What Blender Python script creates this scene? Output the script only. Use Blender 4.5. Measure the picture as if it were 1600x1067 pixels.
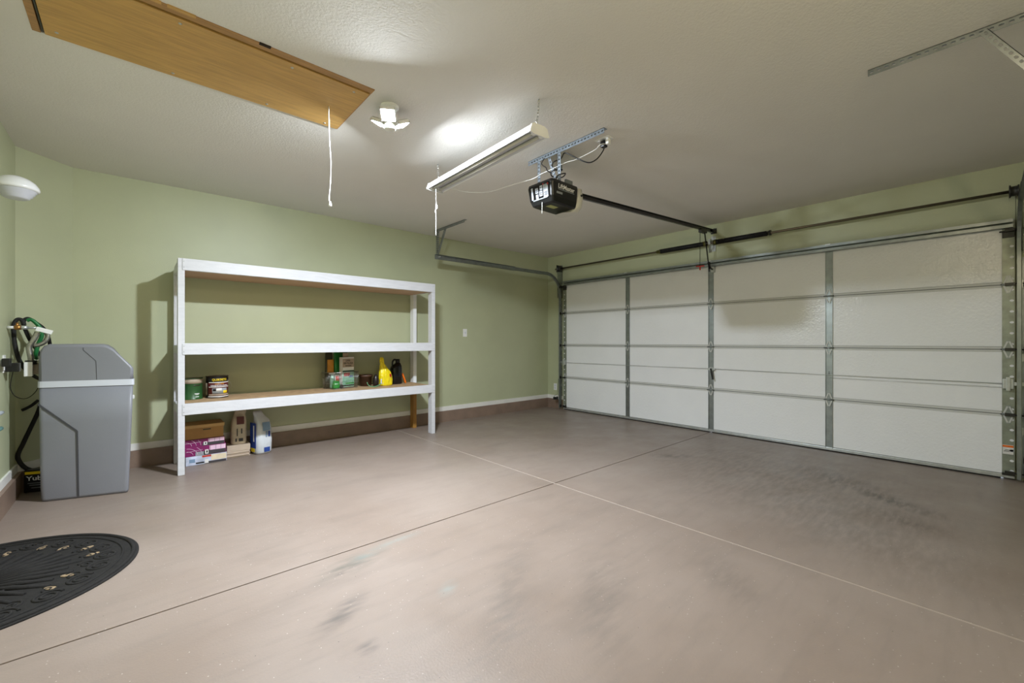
import bpy, bmesh, math, random
from mathutils import Vector, Matrix
random.seed(7)
for o in list(bpy.data.objects): bpy.data.objects.remove(o, do_unlink=True)
SC = bpy.context.scene
COL = SC.collection
PI = math.pi

# ------------------------------------------------------------------ camera, world, exposure
CAM = (-5.409, -5.120, 1.1323)
YAW = 0.8424
cam = bpy.data.cameras.new('camera')
cam.sensor_fit = 'HORIZONTAL'; cam.sensor_width = 36.0
cam.lens = 662.78 / 1600 * 36
cam.clip_start = 0.02
camo = bpy.data.objects.new('camera', cam); COL.objects.link(camo)
camo.location = CAM; camo.rotation_euler = (PI / 2, 0, YAW - PI / 2)
SC.camera = camo
W = bpy.data.worlds.new('world'); SC.world = W; W.use_nodes = True
W.node_tree.nodes['Background'].inputs[0].default_value = (0.75, 0.86, 1.0, 1)
W.node_tree.nodes['Background'].inputs[1].default_value = 3.0
SC.view_settings.view_transform = 'Standard'
SC.view_settings.look = 'None'
SC.view_settings.gamma = 1.0
SC.view_settings.use_curve_mapping = False
SC.view_settings.exposure = 0.0
LAMP = (-4.22, -2.645)          # ceiling lamp with three folding leaves
LAMP_STRENGTH = 4250.0
LAMP_COLOR = (0.84, 0.92, 1.0)
BULB_STRENGTH = 650.0          # warm bulb behind the camera, out of frame
BULB_COLOR = (1.0, 0.82, 0.56)

# ------------------------------------------------------------------ materials
MATS = {}
def srgb(r, g, b):
    f = lambda c: (c / 12.92) if c <= 0.04045 else ((c + 0.055) / 1.055) ** 2.4
    return (f(r / 255), f(g / 255), f(b / 255))
def mat(name, rgb, rough=0.5, metal=0.0, var=0.08, scale=8.0, bump=0.0, bscale=80.0, spec=0.5, stretch=None, trans=0.0, emit=None):
    if name in MATS: return MATS[name]
    m = bpy.data.materials.new(name); m.use_nodes = True
    nt = m.node_tree; N = nt.nodes; L = nt.links
    b = N['Principled BSDF']
    b.inputs['Roughness'].default_value = rough
    b.inputs['Metallic'].default_value = metal
    b.inputs['Specular IOR Level'].default_value = spec
    if trans: b.inputs['Transmission Weight'].default_value = trans
    c = srgb(*rgb)
    tc = N.new('ShaderNodeTexCoord')
    mp = N.new('ShaderNodeMapping'); L.new(tc.outputs['Object'], mp.inputs[0])
    if stretch: mp.inputs['Scale'].default_value = stretch
    n = N.new('ShaderNodeTexNoise'); n.inputs['Scale'].default_value = scale; n.inputs['Detail'].default_value = 6
    L.new(mp.outputs[0], n.inputs['Vector'])
    r = N.new('ShaderNodeValToRGB')
    r.color_ramp.elements[0].position = 0.3; r.color_ramp.elements[1].position = 0.7
    r.color_ramp.elements[0].color = tuple(x * (1 - var) for x in c) + (1,)
    r.color_ramp.elements[1].color = tuple(min(1, x * (1 + var)) for x in c) + (1,)
    L.new(n.outputs['Fac'], r.inputs[0]); L.new(r.outputs[0], b.inputs['Base Color'])
    if bump:
        n2 = N.new('ShaderNodeTexNoise'); n2.inputs['Scale'].default_value = bscale; n2.inputs['Detail'].default_value = 3
        L.new(tc.outputs['Object'], n2.inputs['Vector'])
        bp = N.new('ShaderNodeBump'); bp.inputs['Strength'].default_value = bump; bp.inputs['Distance'].default_value = 0.01
        L.new(n2.outputs['Fac'], bp.inputs['Height']); L.new(bp.outputs[0], b.inputs['Normal'])
    if emit:
        b.inputs['Emission Color'].default_value = emit[0] + (1,); b.inputs['Emission Strength'].default_value = emit[1]
    MATS[name] = m
    return m
M = lambda n: MATS[n]

mat('wall_green', (184, 188, 155), 0.42, var=0.03, scale=3, bump=0.12, bscale=220)
mat('ceiling_paint', (226, 222, 216), 0.8, var=0.015, scale=3, bump=0.22, bscale=95, spec=0.25)
mat('curb_brown', (132, 111, 97), 0.5, var=0.12, scale=7, bump=0.15, bscale=40)
mat('base_white', (232, 230, 226), 0.4, var=0.03, scale=5)
mat('shelf_white', (208, 208, 213), 0.42, var=0.05, scale=9, stretch=(1, 6, 6), bump=0.08, bscale=50)
mat('board_raw', (178, 148, 112), 0.75, var=0.3, scale=16, stretch=(1, 2.5, 2.5), bump=0.2, bscale=60)
mat('board_under', (190, 160, 135), 0.75, var=0.12, scale=6, stretch=(.6, 5, 5))
mat('wood_raw', (158, 108, 48), 0.6, var=0.25, scale=10, stretch=(6, 6, 0.6))
mat('hatch_ply', (196, 154, 88), 0.45, var=0.14, scale=5, stretch=(1.2, 14, 14), bump=0.05, bscale=70)
mat('hatch_frame', (170, 128, 78), 0.5, var=0.2, scale=6, stretch=(1, 10, 10))
mat('dark_gap', (38, 26, 18), 0.9)
mat('door_white', (241, 242, 245), 0.14, var=0.015, scale=3, bump=0.3, bscale=55)
mat('door_steel', (118, 119, 118), 0.4, var=0.05, scale=8)
mat('rail_white', (206, 207, 205), 0.35, var=0.03)
mat('galv_blue', (150, 160, 170), 0.34, metal=0.8, var=0.15, scale=16)
mat('galv', (150, 156, 156), 0.38, metal=0.85, var=0.14, scale=14)
mat('galv_light', (196, 200, 200), 0.36, metal=0.7, var=0.12, scale=20)
mat('galv_green', (150, 156, 144), 0.42, metal=0.6, var=0.2, scale=16)
mat('steel_dark', (66, 66, 64), 0.4, metal=0.7, var=0.2, scale=18)
mat('shaft_steel', (120, 112, 100), 0.32, metal=0.9, var=0.1)
mat('spring_black', (34, 34, 36), 0.45, metal=0.4, var=0.2, scale=20)
mat('cone_bronze', (96, 92, 48), 0.45, metal=0.6, var=0.3, scale=30)
mat('rubber', (26, 25, 24), 0.75)
mat('black_plastic', (20, 20, 21), 0.35, var=0.15, scale=12)
mat('black_gloss', (16, 16, 18), 0.18, var=0.1)
mat('white_plastic', (236, 236, 234), 0.35, var=0.02)
mat('white_enamel', (244, 245, 247), 0.25, var=0.01)
mat('reflector', (206, 208, 216), 0.3, var=0.02)
mat('lens_grey', (206, 204, 196), 0.35, var=0.04)
mat('cord_white', (240, 240, 238), 0.6)
mat('red_plastic', (176, 30, 24), 0.4)
mat('softener_grey', (128, 129, 136), 0.42, var=0.03, scale=4, bump=0.04, bscale=150)
mat('softener_groove', (66, 66, 70), 0.55)
mat('softener_band', (206, 209, 220), 0.4, var=0.02)
mat('brass', (176, 128, 72), 0.35, metal=0.9)
mat('braid', (170, 168, 160), 0.35, metal=0.9, var=0.2, scale=60)
mat('green_pale', (96, 150, 110), 0.45)
mat('green_hose', (24, 112, 56), 0.45)
mat('mat_rubber', (31, 29, 28), 0.85, var=0.2, scale=30, bump=0.2, bscale=90, spec=0.3)
mat('mat_carpet', (138, 118, 92), 0.95, var=0.25, scale=60)
mat('can_green', (42, 84, 42), 0.35, var=0.25, scale=9)
mat('can_black', (34, 26, 24), 0.35, var=0.2, scale=9)
mat('tin', (170, 160, 148), 0.35, metal=0.8, var=0.15, scale=15)
mat('label_tan', (176, 158, 138), 0.6, var=0.15, scale=20)
mat('paper_white', (228, 226, 222), 0.6, var=0.05)
mat('paper_grey', (150, 156, 160), 0.6, var=0.1)
mat('maroon', (88, 26, 26), 0.45, var=0.15)
mat('ink_black', (24, 24, 24), 0.6)
mat('ink_yellow', (240, 206, 30), 0.5)
mat('ink_orange', (226, 150, 30), 0.5)
mat('ink_white', (236, 236, 236), 0.5)
mat('ink_blue', (36, 66, 140), 0.5)
mat('purple_print', (126, 24, 92), 0.4, var=0.15, scale=10)
mat('pink_line', (226, 190, 214), 0.5)
mat('box_charcoal', (62, 58, 62), 0.45, var=0.2)
mat('box_pale_print', (196, 202, 222), 0.45, var=0.3, scale=14)
mat('box_cream', (222, 206, 178), 0.5, var=0.2, scale=14)
mat('cardboard', (170, 128, 76), 0.75, var=0.1, scale=6)
mat('cardboard_lid', (198, 160, 104), 0.7, var=0.08, scale=6)
mat('plank', (188, 170, 152), 0.7, var=0.12, scale=8, stretch=(1, 8, 8))
mat('sack_cream', (206, 192, 170), 0.6, var=0.12, scale=10, bump=0.3, bscale=22)
mat('sack_white', (216, 220, 226), 0.4, var=0.1, scale=9, bump=0.35, bscale=18)
mat('sack_blue', (28, 64, 150), 0.4, var=0.15, scale=9)
mat('sack_paleblue', (126, 152, 180), 0.45, var=0.2, scale=9)
mat('bag_yellow', (238, 214, 20), 0.35, var=0.12, scale=12, bump=0.5, bscale=24)
mat('bag_green', (34, 116, 52), 0.35, var=0.25, scale=12, bump=0.3, bscale=24)
mat('bag_dark', (52, 54, 34), 0.4, var=0.3, scale=12)
mat('pouch_orange', (200, 138, 40), 0.4, var=0.2, scale=12)
mat('bright_green', (36, 170, 70), 0.35, var=0.25, scale=20)
mat('mint', (150, 206, 180), 0.4, var=0.15, scale=20)
mat('red_print', (196, 66, 56), 0.45, var=0.3, scale=30)
mat('wire_steel', (190, 188, 186), 0.3, metal=0.9)
mat('pot_brown', (84, 58, 44), 0.5, var=0.2)
mat('orange_plastic', (240, 112, 16), 0.4)
mat('teal_metal', (110, 150, 146), 0.35, metal=0.5)
mat('driveway', (170, 165, 158), 0.8)
mat('led_label', (186, 191, 204), 0.3, var=0.2, scale=60)
mat('green_label', (168, 172, 110), 0.5)

# LED faces and the bulb are the only things in the room that give off light
m = bpy.data.materials.new('led_face'); m.use_nodes = True; nt = m.node_tree
nt.nodes.clear(); em = nt.nodes.new('ShaderNodeEmission'); out = nt.nodes.new('ShaderNodeOutputMaterial')
em.inputs[0].default_value = LAMP_COLOR + (1,); em.inputs[1].default_value = LAMP_STRENGTH
nt.links.new(em.outputs[0], out.inputs[0]); MATS['led_face'] = m

m = bpy.data.materials.new('warm_bulb'); m.use_nodes = True; nt = m.node_tree
nt.nodes.clear(); em = nt.nodes.new('ShaderNodeEmission'); out = nt.nodes.new('ShaderNodeOutputMaterial')
em.inputs[0].default_value = BULB_COLOR + (1,); em.inputs[1].default_value = BULB_STRENGTH
nt.links.new(em.outputs[0], out.inputs[0]); MATS['warm_bulb'] = m

def floor_material():
    m = bpy.data.materials.new('floor_paint'); m.use_nodes = True
    nt = m.node_tree; N = nt.nodes; L = nt.links; b = N['Principled BSDF']
    geo = N.new('ShaderNodeNewGeometry')
    def noise(scale, detail=6, stretch=None, rough=0.55):
        n = N.new('ShaderNodeTexNoise'); n.inputs['Scale'].default_value = scale; n.inputs['Detail'].default_value = detail
        n.inputs['Roughness'].default_value = rough
        if stretch:
            mp = N.new('ShaderNodeMapping'); mp.inputs['Scale'].default_value = stretch
            L.new(geo.outputs['Position'], mp.inputs[0]); L.new(mp.outputs[0], n.inputs['Vector'])
        else: L.new(geo.outputs['Position'], n.inputs['Vector'])
        return n.outputs['Fac']
    def ramp(v, p0, p1, a=0.0, c=1.0):
        r = N.new('ShaderNodeMapRange'); r.inputs[1].default_value = p0; r.inputs[2].default_value = p1
        r.inputs[3].default_value = a; r.inputs[4].default_value = c; L.new(v, r.inputs[0]); return r.outputs[0]
    def mul(a, c):
        x = N.new('ShaderNodeMath'); x.operation = 'MULTIPLY'
        L.new(a, x.inputs[0])
        if isinstance(c, float): x.inputs[1].default_value = c
        else: L.new(c, x.inputs[1])
        return x.outputs[0]
    def mix(fac, a, c):
        x = N.new('ShaderNodeMix'); x.data_type = 'RGBA'
        L.new(fac, x.inputs[0])
        for i, v in ((6, a), (7, c)):
            if isinstance(v, tuple): x.inputs[i].default_value = v + (1,)
            else: L.new(v, x.inputs[i])
        return x.outputs[2]
    def spot(cx, cy, rx, ry, ang):          # soft patch around a point, for marks and painted shade
        mp = N.new('ShaderNodeMapping'); mp.vector_type = 'TEXTURE'
        mp.inputs['Location'].default_value = (cx, cy, 0); mp.inputs['Rotation'].default_value = (0, 0, ang)
        mp.inputs['Scale'].default_value = (rx, ry, 1)
        L.new(geo.outputs['Position'], mp.inputs[0])
        v = N.new('ShaderNodeVectorMath'); v.operation = 'LENGTH'
        L.new(mp.outputs[0], v.inputs[0])
        return ramp(v.outputs['Value'], 1.0, 0.15)
    base = mix(ramp(noise(1.1, 5), 0.35, 0.65), srgb(131, 116, 106), srgb(141, 127, 118))
    base = mix(mul(ramp(noise(9, 8, (0.35, 2.2, 1)), 0.5, 0.72), 0.3), base, srgb(116, 106, 99))
    base = mix(mul(ramp(noise(2.3, 7, (0.6, 1.6, 1)), 0.56, 0.72), 0.3), base, srgb(108, 98, 91))
    tex = ramp(noise(14, 8, (0.5, 2.0, 1)), 0.35, 0.65)
    for (cx, cy, rx, ry, a, k, colr) in FLOOR_MARKS_AND_SHADE:
        base = mix(mul(mul(spot(cx, cy, rx, ry, a), tex), k), base, srgb(*colr))
    # paint flakes
    vo = N.new('ShaderNodeTexVoronoi'); vo.inputs['Scale'].default_value = 55; L.new(geo.outputs['Position'], vo.inputs['Vector'])
    sep = N.new('ShaderNodeSeparateColor'); L.new(vo.outputs['Color'], sep.inputs[0])
    near = ramp(vo.outputs['Distance'], 0.13, 0.09)
    sel = ramp(sep.outputs[0], 0.80, 0.81)
    patch = ramp(noise(0.8, 3), 0.4, 0.55, 0.35, 1.0)
    base = mix(mul(mul(mul(near, sel), patch), 0.6), base, srgb(214, 204, 194))
    sel2 = ramp(sep.outputs[1], 0.965, 0.97)
    base = mix(mul(mul(near, sel2), 0.8), base, srgb(52, 46, 42))
    L.new(base, b.inputs['Base Color'])
    L.new(ramp(noise(3, 6), 0.3, 0.7, 0.34, 0.5), b.inputs['Roughness'])
    bp = N.new('ShaderNodeBump'); bp.inputs['Strength'].default_value = 0.1; bp.inputs['Distance'].default_value = 0.01
    L.new(noise(120, 4), bp.inputs['Height']); L.new(bp.outputs[0], b.inputs['Normal'])
    MATS['floor_paint'] = m
FLOOR_MARKS_AND_SHADE = [  # cx, cy, rx, ry, angle, strength, colour
    (-1.40, -4.68, 0.36, 0.13, 1.05, 1.0, (50, 44, 40)),
    (-1.10, -4.30, 0.50, 0.22, 0.95, 0.65, (72, 64, 58)),
    (-1.75, -4.75, 0.35, 0.16, 1.0, 0.6, (72, 64, 58)),
    (-1.43, -3.04, 0.10, 0.26, 0.84, 0.9, (68, 60, 55)),
    (-1.3, -3.9, 1.7, 1.2, 0.8, 0.55, (88, 79, 73)),  # broad zone: light falloff towards the door painted into the floor colour
    (-2.2, -4.6, 1.0, 0.5, 0.9, 0.4, (94, 85, 79)),
    (-4.58, -2.97, 0.26, 0.10, 0.25, 0.85, (92, 91, 84)),
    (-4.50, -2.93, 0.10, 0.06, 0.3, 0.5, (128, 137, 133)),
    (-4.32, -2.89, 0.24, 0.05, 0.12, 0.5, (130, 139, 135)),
    (-4.655, -3.02, 0.04, 0.025, 0.3, 1.0, (84, 78, 76)),
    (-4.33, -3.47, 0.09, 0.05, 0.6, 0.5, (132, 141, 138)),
    (-4.76, -3.33, 0.20, 0.07, 0.6, 0.8, (92, 86, 83)),
    (-4.76, -3.59, 0.06, 0.05, 0.3, 0.9, (90, 83, 82)),
    (-4.05, -3.60, 0.55, 0.12, 0.65, 0.6, (110, 101, 95)),
    (-3.85, -3.98, 0.60, 0.16, 0.7, 0.55, (106, 97, 91)),
    (-4.30, -3.85, 0.40, 0.14, 0.7, 0.5, (110, 101, 95)),
    (-3.28, -4.27, 0.40, 0.16, 0.8, 0.5, (102, 93, 87)),
]
floor_material()

def two_tone_leg():
    # painted above, bare wood below the lowest shelf
    m = bpy.data.materials.new('leg_half_painted'); m.use_nodes = True; nt = m.node_tree; N = nt.nodes; L = nt.links
    b = N['Principled BSDF']; b.inputs['Roughness'].default_value = 0.5
    geo = N.new('ShaderNodeNewGeometry'); sx = N.new('ShaderNodeSeparateXYZ'); L.new(geo.outputs['Position'], sx.inputs[0])
    r = N.new('ShaderNodeMapRange'); r.inputs[1].default_value = 0.55; r.inputs[2].default_value = 0.56; L.new(sx.outputs[2], r.inputs[0])
    n = N.new('ShaderNodeTexNoise'); n.inputs['Scale'].default_value = 12; mp = N.new('ShaderNodeMapping'); mp.inputs['Scale'].default_value = (8, 8, .5)
    L.new(geo.outputs['Position'], mp.inputs[0]); L.new(mp.outputs[0], n.inputs['Vector'])
    cr = N.new('ShaderNodeValToRGB'); cr.color_ramp.elements[0].color = srgb(120, 78, 28) + (1,); cr.color_ramp.elements[1].color = srgb(196, 146, 72) + (1,)
    L.new(n.outputs['Fac'], cr.inputs[0])
    x = N.new('ShaderNodeMix'); x.data_type = 'RGBA'; L.new(r.outputs[0], x.inputs[0]); L.new(cr.outputs[0], x.inputs[6]); x.inputs[7].default_value = srgb(236, 237, 240) + (1,)
    L.new(x.outputs[2], b.inputs['Base Color']); MATS['leg_half_painted'] = m
two_tone_leg()

# ------------------------------------------------------------------ mesh helpers
class MB:
    def __init__(s): s.bm = bmesh.new()
    def add(s, vs, fs, smooth=False):
        v = [s.bm.verts.new(p) for p in vs]
        for f in fs:
            try:
                q = s.bm.faces.new([v[i] for i in f]); q.smooth = smooth
            except ValueError: pass
        return s
    def box(s, x0, x1, y0, y1, z0, z1, bev=0.0):
        vs = [(x, y, z) for x in (x0, x1) for y in (y0, y1) for z in (z0, z1)]
        fs = [(0, 1, 3, 2), (4, 6, 7, 5), (0, 4, 5, 1), (2, 3, 7, 6), (0, 2, 6, 4), (1, 5, 7, 3)]
        if not bev: return s.add(vs, fs)
        t = bmesh.new(); v = [t.verts.new(p) for p in vs]
        for f in fs: t.faces.new([v[i] for i in f])
        bmesh.ops.recalc_face_normals(t, faces=t.faces)
        bmesh.ops.bevel(t, geom=list(t.edges), offset=bev, segments=2, affect='EDGES', profile=0.6)
        return s.merge(t)
    def merge(s, t, mtx=None):
        mp = {}
        for v in t.verts: mp[v] = s.bm.verts.new(mtx @ v.co if mtx else v.co)
        for f in t.faces:
            q = s.bm.faces.new([mp[v] for v in f.verts]); q.smooth = f.smooth
        t.free(); return s
    def obox(s, c, ax, ay, az, hx, hy, hz, bev=0.0):      # oriented box
        t = MB().box(-hx, hx, -hy, hy, -hz, hz, bev)
        mt = Matrix((ax, ay, az)).transposed().to_4x4(); mt.translation = Vector(c)
        return s.merge(t.bm, mt)
    def bar(s, a, b, w, h, up=(0, 0, 1), bev=0.0):
        a = Vector(a); b = Vector(b); d = (b - a); l = d.length; d.normalize(); up = Vector(up)
        r = d.cross(up)
        if r.length < 1e-4: r = d.cross(Vector((1, 0, 0)))
        r.normalize(); u = r.cross(d)
        return s.obox((a + b) / 2, d, r, u, l / 2, w / 2, h / 2, bev)
    def prism(s, poly, vec, smooth=False):                # poly: list of 3D points, extruded along vec
        n = len(poly); vec = Vector(vec); p = [Vector(q) for q in poly]
        return s.add(p + [q + vec for q in p], [tuple(range(n - 1, -1, -1)), tuple(range(n, 2 * n))] + [(i, (i + 1) % n, n + (i + 1) % n, n + i) for i in range(n)], smooth)
    def tube(s, pts, r, n=8, closed=False, cap=True):
        pts = [Vector(p) for p in pts]; m = len(pts); rings = []; prev = None
        rr = r if isinstance(r, (list, tuple)) else [r] * m
        for i, p in enumerate(pts):
            if closed: t = pts[(i + 1) % m] - pts[i - 1]
            else: t = pts[min(i + 1, m - 1)] - pts[max(i - 1, 0)]
            t.normalize()
            if prev is None:
                a = Vector((0, 0, 1)) if abs(t.z) < 0.9 else Vector((1, 0, 0))
                u = t.cross(a).normalized()
            else:
                u = prev - t * prev.dot(t)
                u = u.normalized() if u.length > 1e-6 else t.orthogonal().normalized()
            prev = u; w = t.cross(u)
            rings.append([p + (u * math.cos(2 * PI * k / n) + w * math.sin(2 * PI * k / n)) * rr[i] for k in range(n)])
        vs = [q for g in rings for q in g]; fs = []
        for i in range(m if closed else m - 1):
            for k in range(n):
                a = i * n + k; b = i * n + (k + 1) % n; c = ((i + 1) % m) * n
                fs.append((a, b, c + (k + 1) % n, c + k))
        s.add(vs, fs, True)
        if cap and not closed:
            s.add(rings[0], [tuple(range(n - 1, -1, -1))]); s.add(rings[-1], [tuple(range(n))])
        return s
    def cyl(s, a, b, r, n=16, r2=None): return s.tube([a, b], [r, r if r2 is None else r2], n)
    def lathe(s, prof, c, n=28, axis='Z', smooth=True, a0=0.0, a1=2 * PI):   # prof: (radius, height)
        vs = []; full = abs(a1 - a0 - 2 * PI) < 1e-6; k = n if full else n + 1
        for (r, h) in prof:
            for i in range(k):
                t = a0 + (a1 - a0) * i / n; x, y = r * math.cos(t), r * math.sin(t)
                p = {'Z': (x, y, h), 'X': (h, x, y), 'Y': (x, h, y)}[axis]
                vs.append((c[0] + p[0], c[1] + p[1], c[2] + p[2]))
        fs = []
        for j in range(len(prof) - 1):
            for i in range(n):
                a = j * k + i; b = j * k + (i + 1) % k
                fs.append((a, b, b + k, a + k))
        s.add(vs, fs, smooth); return s
    def loft(s, rings, smooth=True, caps=True):
        n = len(rings[0]); vs = [p for g in rings for p in g]; fs = []
        for j in range(len(rings) - 1):
            for i in range(n): fs.append((j * n + i, j * n + (i + 1) % n, (j + 1) * n + (i + 1) % n, (j + 1) * n + i))
        s.add(vs, fs, smooth)
        if caps: s.add(rings[0], [tuple(range(n - 1, -1, -1))]); s.add(rings[-1], [tuple(range(n))])
        return s

def org(p):
    v = Vector((0, 0, 0))
    while p is not None: v += p.location; p = p.parent
    return v
def obj(name, mb, m, parent=None, loc=None, keep=False):
    me = bpy.data.meshes.new(name); bm = mb.bm
    bmesh.ops.remove_doubles(bm, verts=bm.verts, dist=1e-6)
    bmesh.ops.recalc_face_normals(bm, faces=bm.faces)
    bm.to_mesh(me); bm.free()
    o = bpy.data.objects.new(name, me); COL.objects.link(o)
    me.materials.append(MATS[m])
    if parent is not None: o.parent = parent
    if loc is not None:
        loc = Vector(loc)
        if not keep: me.transform(Matrix.Translation(-loc))
        o.location = loc - (org(parent) if parent is not None else Vector((0, 0, 0)))
    elif parent is not None:
        me.transform(Matrix.Translation(-org(parent)))
    return o
def tag(o, label, cat, group=None, kind=None):
    o['label'] = label; o['category'] = cat
    if group: o['group'] = group
    if kind: o['kind'] = kind
    return o
def thing(name, label, cat, loc, group=None, kind=None):
    o = bpy.data.objects.new(name, None); COL.objects.link(o); o.empty_display_size = 0.1
    o.location = loc
    return tag(o, label, cat, group, kind)
def dup(src, parent, loc=None, rotz=None):
    o = src.copy(); COL.objects.link(o); o.parent = parent
    if loc is not None: o.location = Vector(loc) - org(parent)
    if rotz is not None: o.rotation_euler = (0, 0, rotz)
    return o
def plab(o, label): o['label'] = label; return o
def text(body, c, right, up, h, m, parent, width=None, name='lettering', depth=0.0006, shear=0.0, bold=0.02):
    cu = bpy.data.curves.new('t', 'FONT'); cu.body = body; cu.align_x = 'CENTER'; cu.align_y = 'CENTER'; cu.size = 1.0
    cu.resolution_u = 2; cu.shear = shear; cu.offset = bold
    t = bpy.data.objects.new('t', cu); COL.objects.link(t)
    dg = bpy.context.evaluated_depsgraph_get(); dg.update()
    me = bpy.data.meshes.new_from_object(t.evaluated_get(dg))
    bpy.data.objects.remove(t); bpy.data.curves.remove(cu)
    xs = [v.co.x for v in me.vertices]; ys = [v.co.y for v in me.vertices]
    w0 = max(xs) - min(xs); h0 = max(ys) - min(ys); cx = (max(xs) + min(xs)) / 2; cy = (max(ys) + min(ys)) / 2
    right = Vector(right).normalized(); up = Vector(up).normalized(); nn = right.cross(up)
    sy = h / h0; sx = (width / w0) if width else sy
    o0 = org(parent)
    for v in me.vertices:
        v.co = Vector(c) + right * ((v.co.x - cx) * sx) + up * ((v.co.y - cy) * sy) + nn * depth - o0
    me.materials.clear(); me.materials.append(MATS[m]); me.name = name
    o = bpy.data.objects.new(name, me); COL.objects.link(o); o.parent = parent
    return o
def plate(c, right, up, w, h, m, parent, name, t=0.0005):   # thin printed label
    right = Vector(right).normalized(); up = Vector(up).normalized()
    return obj(name, MB().obox(Vector(c) + right.cross(up) * (t / 2), right, up, right.cross(up), w / 2, h / 2, t / 2), m, parent)
def perf(mb, a, d, w, wv, nv, th=0.0022, pitch=0.03, hl=0.018, hw=0.012, length=1.0):
    """perforated strip: starts at a, runs along d, width w along wv, thickness along nv; oval holes are real"""
    a = Vector(a); d = Vector(d).normalized(); wv = Vector(wv).normalized(); nv = Vector(nv).normalized()
    k = max(1, round(length / pitch)); p = length / k
    for i in range(k):
        o8 = [(0, 0), (p / 2, 0), (p, 0), (p, w / 2), (p, w), (p / 2, w), (0, w), (0, w / 2)]
        cx, cy = p / 2, w / 2
        h8 = [(cx - hl * .36, cy - hw * .36), (cx, cy - hw / 2), (cx + hl * .36, cy - hw * .36), (cx + hl / 2, cy), (cx + hl * .36, cy + hw * .36), (cx, cy + hw / 2), (cx - hl * .36, cy + hw * .36), (cx - hl / 2, cy)]
        P = lambda q, z: a + d * (q[0] + i * p) + wv * q[1] + nv * z
        vs = [P(q, 0) for q in o8] + [P(q, 0) for q in h8] + [P(q, th) for q in o8] + [P(q, th) for q in h8]
        fs = []
        for j in range(8):
            n = (j + 1) % 8
            fs += [(j, n, 8 + n, 8 + j), (16 + j, 24 + j, 24 + n, 16 + n), (8 + j, 8 + n, 24 + n, 24 + j)]
        fs += [(0, 1, 17, 16), (1, 2, 18, 17), (4, 5, 21, 20), (5, 6, 22, 21)]
        if i == 0: fs += [(6, 7, 23, 22), (7, 0, 16, 23)]
        if i == k - 1: fs += [(2, 3, 19, 18), (3, 4, 20, 19)]
        mb.add(vs, fs)
    return mb
def angle_iron(mb, a, d, w1, v1, w2, v2, length, **k):
    perf(mb, a, d, w1, v1, v2, length=length, **k); perf(mb, a, d, w2, v2, v1, length=length, **k); return mb
def smooth_path(pts, n=6):
    P = [Vector(p) for p in pts]; out = []
    for i in range(len(P) - 1):
        p0 = P[max(i - 1, 0)]; p1 = P[i]; p2 = P[i + 1]; p3 = P[min(i + 2, len(P) - 1)]
        for k in range(n):
            t = k / n
            out.append(0.5 * ((2 * p1) + (p2 - p0) * t + (2 * p0 - 5 * p1 + 4 * p2 - p3) * t * t + (3 * p1 - p0 - 3 * p2 + p3) * t ** 3))
    return out + [P[-1]]

# photo direction (u, v) carried to the vertical plane at depth y
def PX(u, v, y):
    fx, fy = math.cos(YAW), math.sin(YAW); r = (u - 800) / 662.78; d = Vector((fx + r * fy, fy - r * fx, -(v - 533.5) / 662.78))
    return Vector(CAM) + d * ((y - CAM[1]) / d.y)

# ------------------------------------------------------------------ room shell
H = 2.595; XL = -6.07; YR = -5.75
JX, JY = -2.898, -2.815          # floor joints
S = 2.1336 / 4
YA, YB = -0.412, -5.268          # edges of the overhead door

fb = obj('floor', MB().box(XL - .15, 0.15, YR - .15, 0.15, -0.12, -0.012), 'curb_brown')
tag(fb, 'tan painted concrete garage floor with crossing control joints', 'floor', kind='structure')
g = 0.0055
for (x0, x1) in ((XL - .15, JX - g), (JX + g, 0.15)):
    for (y0, y1) in ((YR - .15, JY - g * .7), (JY + g * .7, 0.15)):
        obj('floor_slab', MB().box(x0, x1, y0, y1, -0.0115, 0.0, bev=0.003), 'floor_paint', fb)
mat('joint_fill', (166, 152, 141), 0.55, var=0.1, scale=20)
plab(obj('joint_filler', MB().box(JX - g, JX + g, YR, -0.04, -0.0118, -0.0012), 'joint_fill', fb), 'pale sealant strip in the floor joint')

HX0, HX1, HY0, HY1 = -5.765, -4.362, -2.752, -2.140      # attic hatch opening
cb = MB()
t = 0.10
cb.box(XL - .15, HX0, YR - .15, 0.15, H, H + t); cb.box(HX1, 0.15, YR - .15, 0.15, H, H + t)
cb.box(HX0, HX1, YR - .15, HY0, H, H + t); cb.box(HX0, HX1, HY1, 0.15, H, H + t)
tag(obj('ceiling', cb, 'ceiling_paint'), 'pale textured drywall ceiling of the garage', 'ceiling', kind='structure')

wb = MB().box(-5.79, 0.15, 0.0, 0.15, -0.12, H)
tag(obj('wall_back', wb, 'wall_green'), 'sage green wall behind the white shelf unit', 'wall', kind='structure')
wc = MB().prism([(-5.79, 0, -.12), (-6.07, -.28, -.12), (-6.22, -.28, -.12), (-6.22, .15, -.12), (-5.79, .15, -.12)], (0, 0, H + .12))
tag(obj('wall_corner', wc, 'wall_green'), 'short angled sage green wall behind the grey softener', 'wall', kind='structure')
tag(obj('wall_left', MB().box(XL - .15, XL, YR - .15, -.28, -0.12, H), 'wall_green'), 'sage green wall at the left edge with pipe and outlet', 'wall', kind='structure')
tag(obj('wall_right', MB().box(XL, 0.15, YR - .15, YR, -0.12, H), 'wall_green'), 'sage green wall past the right door track', 'wall', kind='structure')
wd = MB()
wd.box(0, .15, YA - .06, 0, -.12, H); wd.box(0, .15, YR, YB + .06, -.12, H); wd.box(0, .15, YB + .06, YA - .06, 2.08, H)
tag(obj('wall_front', wd, 'wall_green'), 'sage green wall and header around the overhead garage door', 'wall', kind='structure')
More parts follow.
